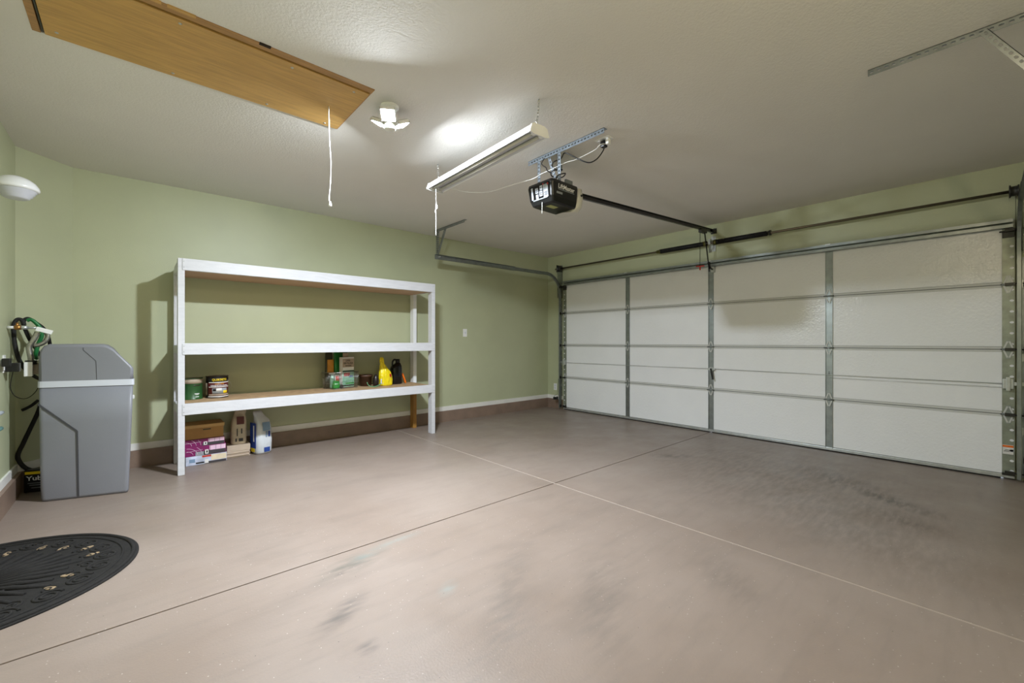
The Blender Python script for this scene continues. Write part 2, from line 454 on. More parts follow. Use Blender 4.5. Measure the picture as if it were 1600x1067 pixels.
tag(obj('driveway', MB().box(.15, 6, -9, 4, -.13, -.012), 'driveway'), 'concrete driveway outside under the garage door', 'driveway', kind='structure')

# concrete curb and white baseboard along the walls
CT = 0.035; CZ = 0.153; BT = 0.012; BZ = 0.213
k45 = CT * math.tan(PI / 8)
def strip(name, m, pts, t, z0, z1, label, cat):
    mb = MB(); n = len(pts)
    for i in range(n - 1):
        (a, ia), (b, ib) = pts[i], pts[i + 1]
        mb.prism([(a[0], a[1], z0), (b[0], b[1], z0), (ib[0], ib[1], z0), (ia[0], ia[1], z0)], (0, 0, z1 - z0))
    return tag(obj(name, mb, m), label, cat, kind='structure')
def run(t):
    q = t * math.tan(PI / 8); s2 = t * math.sqrt(.5)
    return {'back': [((-5.79, 0), (-5.79 + q, -t)), ((0, 0), (-t, -t))],
            'corner': [((-6.07, -.28), (-6.07 + t, -.28 - q)), ((-5.79, 0), (-5.79 + q, -t))],
            'left': [((-6.07, YR), (-6.07 + t, YR)), ((-6.07, -.28), (-6.07 + t, -.28 - q))],
            'front': [((0, 0), (-t, -t)), ((0, YA + .06), (-t, YA + .06))],
            'right': [((0, YB - .06), (-t, YB - .06)), ((0, YR), (-t, YR))]}
words = {'back': 'along the wall behind the shelf unit', 'corner': 'on the angled wall behind the softener', 'left': 'along the left wall beside the door mat',
         'front': 'in the far corner left of the garage door', 'right': 'right of the garage door by the track'}
for side in ('back', 'corner', 'left', 'front', 'right'):
    strip('curb_' + side, 'curb_brown', run(CT)[side], CT, 0.0, CZ, 'brown painted concrete curb ' + words[side], 'curb')
    strip('baseboard_' + side, 'base_white', run(BT)[side], BT, CZ, BZ, 'narrow white baseboard on the curb ' + words[side], 'baseboard')

# ------------------------------------------------------------------ overhead garage door
door = thing('door_1', 'white four-section overhead garage door with galvanized stiles', 'garage door', (0, (YA + YB) / 2, 0), kind='structure')
STY = [-1.641, -2.831, -4.031]                    # inner stiles
EDG = [YA] + STY + [YB]
for k in range(4):
    z0, z1 = k * S + (0.03 if k == 0 else 0.0), (k + 1) * S
    sec = obj('door_section', MB().box(-.042, -.001, YB, YA, z0, z1), 'door_steel', door)
    lo = 0.045 if k == 0 else 0.024
    for j in range(4):
        a = EDG[j] - (0.056 if j == 0 else 0.026); b = EDG[j + 1] + (0.068 if j == 3 else 0.026)
        obj('insulation_panel', MB().box(-.0465, -.042, b, a, k * S + lo, (k + 1) * S - 0.022, bev=0.0015), 'door_white', sec)
    for y in STY:
        st = MB().box(-.0500, -.042, y - .031, y + .031, z0, z1)
        st.box(-.058, -.050, y - .031, y - .026, z0, z1); st.box(-.058, -.050, y + .026, y + .031, z0, z1)
        obj('stile', st, 'galv', sec)
    for (y0, y1, s) in ((YA - .056, YA, 1), (YB, YB + .068, -1)):
        es = obj('end_stile', MB().box(-.052, -.042, y0, y1, z0, z1), 'galv_green', sec)
        hb = MB()
        yc = (y1 - .016) if s > 0 else (y0 + .016)
        for q in range(6):
            zc = z0 + (q + .5) * (z1 - z0) / 6
            hb.prism([(-.0522, yc + .012 * math.cos(i * PI / 6), zc + .0095 * math.sin(i * PI / 6)) for i in range(12)], (-.0008, 0, 0))
        obj('stile_holes', hb, 'door_white', es)
    if k:
        for dz in (-.0125, .0125):
            obj('section_rail', MB().box(-.0478, -.042, YB + .07, YA - .058, k * S + dz - .0095, k * S + dz + .0095, bev=.002), 'rail_white', sec)
# hinges: leaves with raised V ribs and a barrel, one shared mesh
hb = MB()
for s in (-1, 1):
    hb.prism([(-.053, -.030, s * .006), (-.053, .030, s * .006), (-.053, .012, s * .075), (-.053, -.012, s * .075)], (-.003, 0, 0))
hb.cyl((-.062, -.036, 0), (-.062, .036, 0), .008, 10)
hz0 = (0, STY[0], S)
hinge0 = obj('hinge', hb, 'galv', door, loc=hz0, keep=True)
pb = MB().cyl((-.062, -.043, 0), (-.062, .043, 0), .0045, 8)
pin0 = obj('hinge_pin', pb, 'steel_dark', hinge0)
for v in pin0.data.vertices: v.co += org(hinge0)
rb = MB().cyl((-.075, 0, 0), (-.075, .06, 0), .006, 8); rb.cyl((-.075, .05, 0), (-.075, .072, 0), .022, 14); rb.box(-.082, -.05, -.05, .004, -.012, .012)
vb0 = MB()
for s in (-1, 1):
    for q in (-1, 1): vb0.bar((-.0582, q * .024, s * .010), (-.0582, q * .005, s * .066), .010, .004, (1, 0, 0))
rib0 = obj('hinge_ribs', vb0, 'rail_white', hinge0)
for v in rib0.data.vertices: v.co += org(hinge0)
roller0 = None
for k in (1, 2, 3):
    for y in STY + [YA - .03, YB + .034]:
        if (k, y) != (1, STY[0]):
            h = dup(hinge0, door, (0, y, k * S)); dup(pin0, h); dup(rib0, h)
for k in range(5):
    for s, y in ((1, YA - .004), (-1, YB + .004)):
        z = k * S if 0 < k < 4 else (.06 if k == 0 else 4 * S - .09)
        if roller0 is None: roller0 = obj('roller', rb, 'steel_dark', door, loc=(0, y, z), keep=True)
        else:
            r = dup(roller0, door, (0, y, z))
            if s < 0: r.scale = (1, -1, 1)
# top strut (hat profile), bottom rail and rubber seal
sb = MB()
for (a, b, z0, z1) in ((-.110, -.052, 2.058, 2.062), (-.110, -.052, 2.122, 2.126), (-.112, -.108, 2.058, 2.084), (-.112, -.108, 2.100, 2.126), (-.056, -.052, 2.058, 2.126)):
    sb.box(a, b, YB + .01, YA - .01, z0, z1)
obj('strut', sb, 'galv', door)
for y in STY:
    obj('strut_clip', MB().box(-.116, -.05, y - .022, y + .022, 2.118, 2.131, bev=.002), 'galv_light', door)
obj('bottom_rail', MB().box(-.056, -.001, YB, YA, .012, .040, bev=.003), 'galv_light', door)
for (a, b) in ((YA, -2.812), (-2.842, YB + .075)):
    obj('bottom_seal', MB().box(-.05, -.003, b, a, .0005, .0125, bev=.002), 'rubber', door)
# lock with two long rods
lz = .79; ly = -2.845
lk = obj('lock', MB().cyl((-.058, ly, lz), (-.085, ly, lz), .026, 18).box(-.078, -.072, ly - .045, ly + .045, lz - .012, lz + .012), 'galv_light', door)
obj('lock_handle', MB().bar((-.092, ly, lz + .01), (-.098, ly - .03, lz - .125), .02, .016, bev=.004), 'black_plastic', lk)
obj('lock_rod', MB().cyl((-.066, ly + .04, lz + .004), (-.066, YA - .01, lz - .008), .0026, 8), 'galv_light', door)
obj('lock_rod', MB().cyl((-.066, ly - .04, lz + .004), (-.066, YB + .02, lz - .004), .0026, 8), 'galv_light', door)
obj('lock_rod', MB().cyl((-.0630, STY[2], lz - .03), (-.0630, YB + .07, lz - .035), .0016, 6), 'galv_light', door)
for s, y in ((1, YA - .02), (-1, YB + .035)):
    lb = MB().box(-.080, -.052, y - .03, y + .03, lz - .045, lz + .035, bev=.004)
    lb.box(-.088, -.078, y - .012, y + .012, lz - .06, lz + .05, bev=.003)
    lb.box(-.075, -.062, min(y, y + s * .085), max(y, y + s * .085), lz - .016, lz + .012)
    obj('side_latch', lb, 'galv_light', door)
hc = MB()
for i in range(3): hc.cyl((-.0495, STY[2], .79 + .014 * i), (-.0515, STY[2], .79 + .014 * i), .0045, 8)
obj('stile_plug', hc, 'ink_black', door)
wl = plate((-.0525, YB + .036, .245), (0, -1, 0), (0, 0, 1), .058, .075, 'paper_white', door, 'warning_label')
plate((-.0531, YB + .036, .272), (0, -1, 0), (0, 0, 1), .058, .016, 'orange_plastic', wl, 'label_stripe')
for i in range(3): plate((-.0531, YB + .036 + .004 * i, .243 - .007 * i), (0, -1, 0), (0, 0, 1), .032, .003, 'ink_black', wl, 'print_line')
for y in (YA - .03, YB + .034):
    obj('top_bracket', MB().box(-.066, -.05, y - .034, y + .034, 1.985, 2.03, bev=.003).cyl((-.07, y - .05, 2.035), (-.07, y + .05, 2.035), .006, 8), 'steel_dark', door)
    obj('corner_bracket', MB().box(-.07, -.05, y - .036, y + .036, .035, .055, bev=.003), 'steel_dark', door)

# ------------------------------------------------------------------ door tracks
def door_track(side):
    s = 1 if side == 'left' else -1
    y = (YA + .055) if s > 0 else (YB - .022)
    root = thing('door_track', 'galvanized door track curving back along the green wall above the shelf' if s > 0 else 'galvanized door track rising at the right edge of the photo', 'door track', (-.09, y, 0), 'garage door tracks')
    x = -.085; R = .32; ztop = 2.235; xe = -2.49
    path = [(x, 0.02), (x, 1.0), (x, ztop - R)] + [(x - R + R * math.cos(a), ztop - R + R * math.sin(a)) for a in [i * PI / 20 for i in range(1, 10)]] + [(x - R, ztop), (xe, ztop - .01)]
    prof = [(-.011, -.026), (-.011, -.014), (-.008, -.014), (-.008, -.023), (.008, -.023)]
    # open channel: web on the outer side (away from the door), two curled lips
    sec = [(-.012 * s, -.024), (.010 * s, -.024), (.013 * s, -.018), (.013 * s, .018), (.010 * s, .024), (-.012 * s, .024),
           (-.012 * s, .021), (.0085 * s, .021), (.0105 * s, .017), (.0105 * s, -.017), (.0085 * s, -.021), (-.012 * s, -.021)]
    rings = []
    for i, (px, pz) in enumerate(path):
        a = path[max(i - 1, 0)]; b = path[min(i + 1, len(path) - 1)]
        d = Vector((b[0] - a[0], b[1] - a[1])).normalized(); n = Vector((-d.y, d.x))
        rings.append([(px + n.x * w, y + u, pz + n.y * w) for (u, w) in sec])
    rl = MB().loft(rings, smooth=False)
    obj('rail', rl, 'galv', root)
    # stiffening angle along the level run
    am = MB().box(xe, -1.1, y + s * .014, y + s * .017, ztop - .03, ztop + .03).box(xe, -1.1, min(y + s * .017, y - s * .012), max(y + s * .017, y - s * .012), ztop + .027, ztop + .030)
    obj('stiffener', am, 'galv', root)
    # flag plate holding the torsion shaft and the angle to the wall
    fm = MB().box(-.13, -.001, y + s * .016, y + s * .019, 1.86, 2.30).box(-.004, -.001, min(y + s * .016, y + s * .05), max(y + s * .016, y + s * .05), 1.86, 2.42)
    obj('flag_bracket', fm, 'galv_green', root)
    vm = MB()
    ya = y + s * .018
    perf(vm, (-.004, ya, .02), (0, 0, 1), .036, (0, s, 0), (1, 0, 0), length=1.8, pitch=.05)
    obj('wall_angle', vm, 'galv', root)
    for z in (.4, 1.0, 1.6):
        obj('jamb_bracket', MB().box(-.10, -.003, y + s * .0135, y + s * .0165, z - .03, z + .03).box(-.006, -.003, min(y + s * .0165, y + s * .05), max(y + s * .0165, y + s * .05), z - .03, z + .03), 'galv_light', root)
    # hangers up to the ceiling
    hx = xe + .035
    y_in = y - s * .60
    yo = y + s * .07
    hm = MB(); angle_iron(hm, (hx, yo, H - .001), (0, -s, 0), .034, (1, 0, 0), .034, (0, 0, -1), abs(y_in - yo))
    obj('ceiling_angle', hm, 'galv', root)
    vm = MB(); angle_iron(vm, (hx + .003, y + s * .017, ztop - .03), (0, 0, 1), .03, (1, 0, 0), .03, (0, s, 0), H - .012 - ztop + .03)
    obj('hanger_strap', vm, 'galv', root)
    a = Vector((hx - .004, y + s * .012, ztop + .035)); b = Vector((hx - .004, y - s * .17, H - .012)); d = b - a; l = d.length; d.normalize()
    bm_ = MB(); angle_iron(bm_, a, d, .03, Vector((1, 0, 0)), .03, Vector((1, 0, 0)).cross(d) * s, l)
    obj('hanger_brace', bm_, 'galv', root)
    obj('bolt', MB().cyl((hx + .018, y - s * .03, ztop), (hx + .018, y + s * .03, ztop), .009, 8), 'galv_light', root)
    return root, y
TL, yl = door_track('left'); TR, yr = door_track('right')

# safety sensors at the foot of both tracks
for s, y, lab in ((1, yl, 'small black safety sensor low on the left door track'), (-1, yr, 'small black safety sensor low on the right door track')):
    sr = thing('safety_sensor', lab, 'sensor', (-.12, y, .15), 'door safety sensors')
    obj('bracket', MB().box(-.155, -.109, y + s * .018, y + s * .021, .16, .215).box(-.155, -.150, min(y + s * .021, y + s * .07), max(y + s * .021, y + s * .07), .17, .205), 'steel_dark', sr)
    obj('eye', MB().box(-.185, -.155, y + s * .025, y + s * .065, .165, .21, bev=.006), 'black_plastic', sr)
    obj('cable', MB().tube(smooth_path([(-.16, y + s * .066, .19), (-.12, y + s * .085, .225), (-.06, y + s * .08, .26), (-.04, y + s * .075, .5)]), .0025, 6), 'cord_white' if s < 0 else 'rubber', sr)

# ------------------------------------------------------------------ torsion spring shaft
SX, SZ = -.10, 2.347
ts = thing('torsion_spring', 'steel torsion shaft with black springs above the garage door', 'torsion spring', (SX, -2.845, SZ))
obj('shaft', MB().cyl((SX, yl + .09, SZ), (SX, yr - .09, SZ), .0127, 14), 'shaft_steel', ts)
def coil(y0, y1, r, wr, turns):
    n = turns * 12; return [(SX + r * math.cos(i * PI / 6), y0 + (y1 - y0) * i / n, SZ + r * math.sin(i * PI / 6)) for i in range(n + 1)]
for (a, b) in ((-2.80, -2.17), (-2.885, -3.47)):
    sp = obj('spring', MB().cyl((SX, a, SZ), (SX, b, SZ), .0245, 16), 'spring_black', ts)
    obj('coil', MB().tube(coil(a, b, .0255, .0045, 48), .0048, 6), 'spring_black', sp)
    s = 1 if b > a else -1
    obj('winding_cone', MB().lathe([(.014, -.03), (.03, -.03), (.03, -.012), (.024, -.012), (.022, .03), (.014, .03)], (SX, b + s * .012, SZ), 16, 'Y'), 'cone_bronze' if s > 0 else 'steel_dark', ts)
    obj('stationary_cone', MB().cyl((SX, a, SZ), (SX, a + s * .035, SZ), .032, 14), 'cone_bronze', ts)
obj('bearing_plate', MB().box(-.13, -.001, -2.852, -2.832, SZ - .02, SZ + .045, bev=.002).box(-.006, -.001, -2.87, -2.815, SZ - .09, SZ + .1), 'galv_light', ts)
obj('bearing_strut', MB().bar((SX - .01, -2.842, SZ - .03), (-.010, -2.80, SZ - .10), .02, .004), 'galv_light', ts)
for s, y in ((1, yl - .02), (-1, yr + .04)):
    obj('cable_drum', MB().lathe([(.013, -.028), (.048, -.028), (.048, -.020), (.040, -.016), (.040, .014), (.052, .018), (.052, .026), (.013, .026)], (SX, y + s * .012, SZ), 20, 'Y'), 'steel_dark', ts)
    obj('end_bracket', MB().box(-.14, -.005, y + s * .046, y + s * .050, SZ - .06, SZ + .06, bev=.001), 'steel_dark', ts)
    yc = -.390 if s > 0 else -5.2725
    obj('lift_cable', MB().cyl((SX + .038, yc, SZ), (-.058, yc, .08), .0016, 5), 'shaft_steel', ts)

# ------------------------------------------------------------------ garage door opener
OY = -2.845
op = thing('garage_door_opener', 'black garage door opener motor hung from the ceiling with a long rail', 'door opener', (-2.97, OY, 2.23))
hm = MB(); angle_iron(hm, (-3.012, -2.632, H - .001), (0, -1, 0), .036, (1, 0, 0), .036, (0, 0, -1), .745)
obj('hanger_rail', hm, 'galv_blue', op)
for y, w in ((-2.735, .03), (-2.948, .03)):
    vm = MB(); angle_iron(vm, (-3.008, y, 2.348), (0, 0, 1), w, (1, 0, 0), w, (0, -1, 0), H - .012 - 2.348)
    obj('hanger_strap', vm, 'galv_blue', op)
vm = MB(); a = Vector((-3.004, -2.865, H - .03)); b = Vector((-2.99, -2.925, 2.37)); d = (b - a); l = d.length; d.normalize()
perf(vm, a, d, .026, Vector((0, 1, 0)), Vector((1, 0, 0)), length=l); obj('hanger_strap', vm, 'galv_blue', op)
# housing: loft of rounded rectangles, narrower at the bottom
def rrect(x0, x1, y0, y1, z, r=.02, n=4):
    out = []
    for (cx, cy, a0) in ((x1 - r, y1 - r, 0), (x0 + r, y1 - r, PI / 2), (x0 + r, y0 + r, PI), (x1 - r, y0 + r, 1.5 * PI)):
        for i in range(n + 1):
            a = a0 + i * PI / 2 / n; out.append((cx + r * math.cos(a), cy + r * math.sin(a), z))
    return out
X0, X1, Y0, Y1 = -3.105, -2.80, -2.982, -2.715
mbh = MB().loft([rrect(X0 + .045, X1, Y0 + .035, Y1 - .035, 2.178, .02), rrect(X0 + .03, X1, Y0 + .022, Y1 - .022, 2.187, .02), rrect(X0 + .014, X1, Y0 + .010, Y1 - .010, 2.225, .02),
                 rrect(X0, X1, Y0, Y1, 2.322, .02), rrect(X0 + .004, X1, Y0 + .004, Y1 - .004, 2.344, .02), rrect(X0 + .02, X1, Y0 + .02, Y1 - .02, 2.353, .02)], smooth=False)
housing = obj('motor_housing', mbh, 'black_plastic', op)
# light lens at the door end, bulging below
lm = MB().loft([rrect(X1 - .08, X1 + .045, Y0 + .07, Y1 - .07, 2.150, .035), rrect(X1 - .03, X1 + .062, Y0 + .04, Y1 - .04, 2.160, .04), rrect(X1 - .005, X1 + .075, Y0 + .012, Y1 - .012, 2.20, .04),
                rrect(X1 - .002, X1 + .078, Y0 + .002, Y1 - .002, 2.27, .035), rrect(X1 - .002, X1 + .06, Y0 + .004, Y1 - .004, 2.338, .025)])
plab(obj('light_lens', lm, 'lens_grey', op), 'grey frosted light cover')
obj('lens_screw', MB().cyl((X1 + .035, Y0 + .004, 2.285), (X1 + .035, Y0 - .004, 2.285), .009, 10), 'ink_black', op)
# terminal panel facing the back of the garage
def on_face(u, v):       # u 0..1 from far to near, v 0..1 from bottom to top of the rear face
    z = 2.212 + v * .118; k = (z - 2.225) / .097
    return Vector((X0 + .014 - .014 * k - .001, Y1 - .03 + (Y0 - Y1 + .06) * u, z))
rt = Vector((0, -1, 0)); upv = (on_face(.5, 1) - on_face(.5, 0)).normalized()
plate(on_face(.5, .5), rt, upv, .205, .112, 'black_gloss', housing, 'control_panel', .002)
for (u, v, w, h, m_) in ((.12, .5, .018, .09, 'led_label'), (.36, .62, .030, .040, 'led_label'), (.36, .22, .026, .04, 'led_label'), (.58, .72, .026, .035, 'led_label'), (.56, .38, .034, .04, 'led_label'),
                         (.80, .30, .046, .055, 'led_label'), (.80, .70, .05, .04, 'paper_grey'), (.92, .84, .012, .014, 'red_plastic'), (.70, .90, .012, .010, 'red_plastic'), (.5, .06, .15, .008, 'paper_grey')):
    plate(on_face(u, v) + Vector((-.002, 0, 0)), rt, upv, w, h, m_, housing, 'panel_label', .0008)
for (u, v, w) in ((.36, .66, .022), (.36, .56, .018), (.58, .74, .018), (.56, .42, .026), (.56, .33, .02), (.80, .38, .036), (.80, .30, .03), (.80, .22, .034)):
    plate(on_face(u, v) + Vector((-.003, 0, 0)), rt, upv, w, .005, 'ink_black', housing, 'print_line', .0006)
# lettering on the side facing the room
def on_side(u, v):
    z = 2.212 + v * .118; k = (z - 2.225) / .097
    return Vector((X0 + .02 + (X1 - X0 - .02) * u, Y0 + .010 - .010 * k - .001, z))
up2 = (on_side(.5, 1) - on_side(.5, 0)).normalized()
text('LiftMaster', on_side(.50, .76), (1, 0, 0), up2, .034, 'ink_white', housing, width=.185)
plate(on_side(.50, .56), (1, 0, 0), up2, .185, .004, 'paper_grey', housing, 'print_line')
plate(on_side(.24, .34), (1, 0, 0), up2, .065, .015, 'paper_grey', housing, 'model_plate')
plate((-2.985, -2.87, 2.1775), (1, 0, 0), (0, -1, 0), .09, .05, 'green_label', housing, 'underside_label')
# chassis on top, cord coils, antenna
obj('chassis', MB().box(-2.99, -2.80, -2.93, -2.80, 2.352, 2.366, bev=.003).box(-2.92, -2.84, -2.955, -2.94, 2.352, 2.388, bev=.003).cyl((-2.95, -2.915, 2.366), (-2.95, -2.915, 2.46), .012, 12).cyl((-2.95, -2.915, 2.47), (-2.95, -2.915, 2.495), .022, 14), 'galv', op)
obj('antenna_wire', MB().tube([(-3.085, -2.86, 2.195), (-3.088, -2.862, 2.105)], .0022, 6), 'cord_white', op)
cord = [(-3.03, -2.95, 2.352), (-3.03, -2.97, 2.38), (-2.98, -3.0, 2.40), (-2.95, -2.94, 2.395), (-3.0, -2.885, 2.405), (-3.03, -2.91, 2.43), (-2.98, -2.965, 2.44), (-2.95, -2.92, 2.45), (-2.99, -2.885, 2.475),
        (-3.02, -2.915, 2.50), (-2.98, -2.955, 2.525)] + [tuple(PX(u, v, y)) for (u, v, y) in ((882, 239, -2.985), (893, 243, -3.04), (907, 250, -3.11), (921, 254, -3.17), (933, 248, -3.22), (942, 236, -3.25), (945, 227, -3.268))] + [(-2.87, -3.272, 2.555)]
obj('power_cord', MB().tube(smooth_path(cord, 6), .0045, 8), 'black_plastic', op)
obj('power_plug', MB().box(-2.892, -2.850, -3.292, -3.254, 2.535, 2.580, bev=.008), 'black_plastic', op)
obj('cord_loop', MB().tube(smooth_path([(-3.02, -2.82, 2.56), (-3.03, -2.80, 2.52), (-3.02, -2.84, 2.48), (-3.03, -2.86, 2.45), (-3.0, -2.88, 2.43)], 6), .004, 8), 'rubber', op)
# rail to the header, trolley, arm, release cord
RA = Vector((-2.74, OY, 2.362)); RBv = Vector((-.055, OY, 2.520))
def rail_at(x): t_ = (x - RA.x) / (RBv.x - RA.x); return RA + (RBv - RA) * t_
rm = MB().bar(RA, RBv, .032, .006).bar(RA - Vector((0, 0, .018)), RBv - Vector((0, 0, .018)), .008, .036).bar(RA - Vector((0, 0, .036)), RBv - Vector((0, 0, .036)), .022, .005)
obj('rail', rm, 'black_gloss', op)
obj('header_bracket', MB().box(-.06, -.001, OY - .028, OY - .024, 2.485, 2.53).box(-.06, -.001, OY + .024, OY + .028, 2.485, 2.53).box(-.005, -.001, OY - .035, OY + .035, 2.475, 2.54).cyl((-.045, OY - .035, 2.51), (-.045, OY + .035, 2.51), .008, 10), 'steel_dark', op)
tp = rail_at(-.31)
obj('trolley', MB().bar(rail_at(-.38) - Vector((0, 0, .045)), rail_at(-.24) - Vector((0, 0, .045)), .045, .05, bev=.006), 'steel_dark', op)
obj('door_arm', MB().bar((-.29, OY - .012, 2.455), (-.155, OY - .012, 1.985), .006, .026, (1, 0, 0)), 'black_gloss', op)
obj('arm_elbow', MB().tube(smooth_path([(-.185, OY - .022, 2.10), (-.165, OY - .022, 2.045), (-.13, OY - .022, 2.025), (-.085, OY - .022, 2.02)], 5), .011, 8), 'black_gloss', op)
obj('door_bracket', MB().box(-.098, -.051, OY - .04, OY - .005, 1.985, 2.055, bev=.003), 'galv_light', op)
obj('release_cord', MB().cyl((-.355, OY + .012, 2.44), (-.358, OY + .012, 2.035), .0035, 6), 'rubber', op)
obj('release_handle', MB().bar((-.358, OY - .04, 2.03), (-.358, OY + .06, 2.035), .014, .016, bev=.004).box(-.364, -.352, OY + .005, OY + .018, 1.985, 2.03, bev=.003), 'red_plastic', op)

# ceiling outlet feeding opener and shop light
co = thing('ceiling_outlet', 'white duplex outlet on the ceiling beside the opener', 'outlet', (-2.87, -3.27, H))
obj('cover_plate', MB().box(-2.905, -2.835, -3.335, -3.215, H - .006, H - .0005, bev=.002), 'white_plastic', co)
obj('socket', MB().box(-2.886, -2.854, -3.262 - .015 + .02, -3.225, H - .0085, H - .006, bev=.001), 'white_plastic', co)
obj('socket', MB().box(-2.886, -2.854, -3.325, -3.292, H - .0085, H - .006, bev=.001), 'white_plastic', co)

# ------------------------------------------------------------------ hanging shop light (unlit)
sl = thing('shop_light', 'long white shop light fixture hanging on chains, switched off', 'shop light', (-3.545, -2.68, 2.43))
A = Vector((-3.530, -2.055, 2.418)); B = Vector((-3.568, -3.300, 2.418))
dv = (B - A).normalized(); rv = Vector((0, 0, 1)).cross(dv).normalized()      # rv points towards the door
if rv.x < 0: rv = -rv
def SLp(p, u, z): return p + rv * u + Vector((0, 0, z))
LB = (B - A)
prof = [(-.072, -.028), (-.076, -.022), (-.062, .018), (-.040, .028), (.040, .028), (.062, .018), (.076, -.022), (.072, -.028), (.068, -.024), (.030, -.004), (-.030, -.004), (-.068, -.024)]
obj('housing', MB().prism([SLp(A, u, z) for (u, z) in prof], LB), 'white_enamel', sl)
obj('reflector', MB().prism([SLp(A + dv * .006, u, z) for (u, z) in ((-.066, -.0242), (-.030, -.0052), (.030, -.0052), (.066, -.0242), (.066, -.0252), (.030, -.0065), (-.030, -.0065), (-.066, -.0252))], LB - dv * .012), 'reflector', sl)
for u in (-.032, .032):
    obj('tube_lamp', MB().cyl(SLp(A + dv * .03, u, -.019), SLp(B - dv * .03, u, -.019), .011, 12), 'lens_grey', sl)
for p, s in ((A, -1), (B, 1)):
    ec = MB().prism([SLp(p, u, z) for (u, z) in ((-.078, -.030), (-.078, -.018), (-.064, .020), (-.041, .031), (.041, .031), (.064, .020), (.078, -.018), (.078, -.030), (.05, -.036), (-.05, -.036))], dv * s * .012)
    obj('end_cap', ec, 'white_enamel', sl)
    for u in (-.032, .032): obj('lamp_holder', MB().obox(SLp(p - dv * s * .014, u, -.016), dv, rv, Vector((0, 0, 1)), .010, .014, .016, .002), 'white_plastic', sl)
def chain(p, q, n):
    mb = MB(); p = Vector(p); q = Vector(q); d = (q - p); step = d.length / n; d.normalize()
    for i in range(n):
        c = p + d * step * (i + .5); u = Vector((1, 0, 0)) if i % 2 else Vector((0, 1, 0))
        mb.tube([c + d * (step * .68 * math.cos(a)) + u * (.0075 * math.sin(a)) for a in [j * PI / 4 for j in range(8)]], .0022, 5, closed=True)
    return mb
for p, top in ((A + dv * .05, Vector((-3.535, -2.10, H - .006))), (B - dv * .02, Vector((-3.583, -3.318, H - .006)))):
    bot = p + Vector((0, 0, .03))
    obj('chain', chain(bot, top, 8), 'wire_steel', sl)
    obj('ceiling_hook', MB().cyl(top + Vector((0, 0, .0055)), top - Vector((0, 0, .010)), .004, 8), 'galv_light', sl)
    obj('chain_hook', MB().tube(smooth_path([bot + rv * -.035 + Vector((0, 0, -.006)), bot + Vector((0, 0, .03)), bot + rv * .035 + Vector((0, 0, -.006))], 4), .002, 5), 'galv_light', sl)
pc = A + dv * .06 + rv * (-.0) + Vector((0, 0, -.03))
px_, py_ = pc.x - .03, pc.y
obj('pull_cord', MB().tube(smooth_path([(px_, py_, 2.41), (px_, py_, 2.30), (px_ + .002, py_, 2.27), (px_ - .003, py_, 2.22), (px_, py_, 2.15), (px_, py_, 2.0)], 5), .0018, 6), 'cord_white', sl)
obj('pull_knot', MB().tube(smooth_path([(px_, py_, 2.262), (px_ + .010, py_, 2.245), (px_ + .008, py_ - .004, 2.225), (px_, py_, 2.215), (px_ - .008, py_, 2.195), (px_, py_, 2.18)], 5), .0032, 6), 'cord_white', sl)
sc = [(-3.50, -2.12, 2.42), (-3.44, -2.20, 2.385), (-3.36, -2.29, 2.355), (-3.25, -2.42, 2.35), (-3.15, -2.58, 2.385), (-3.06, -2.73, 2.415), (-3.035, -2.80, 2.44), (-3.02, -2.88, 2.45)] + [tuple(PX(u, v, y)) for (u, v, y) in ((884, 254, -3.0), (898, 250, -3.06), (915, 242, -3.14), (931, 233, -3.23), (938, 226, -3.29))] + [(-2.87, -3.31, 2.55)]
obj('power_cord', MB().tube(smooth_path(sc, 6), .0023, 6), 'cord_white', sl)
obj('power_plug', MB().box(-2.884, -2.856, -3.322, -3.295, 2.545, 2.585, bev=.005), 'white_plastic', sl)

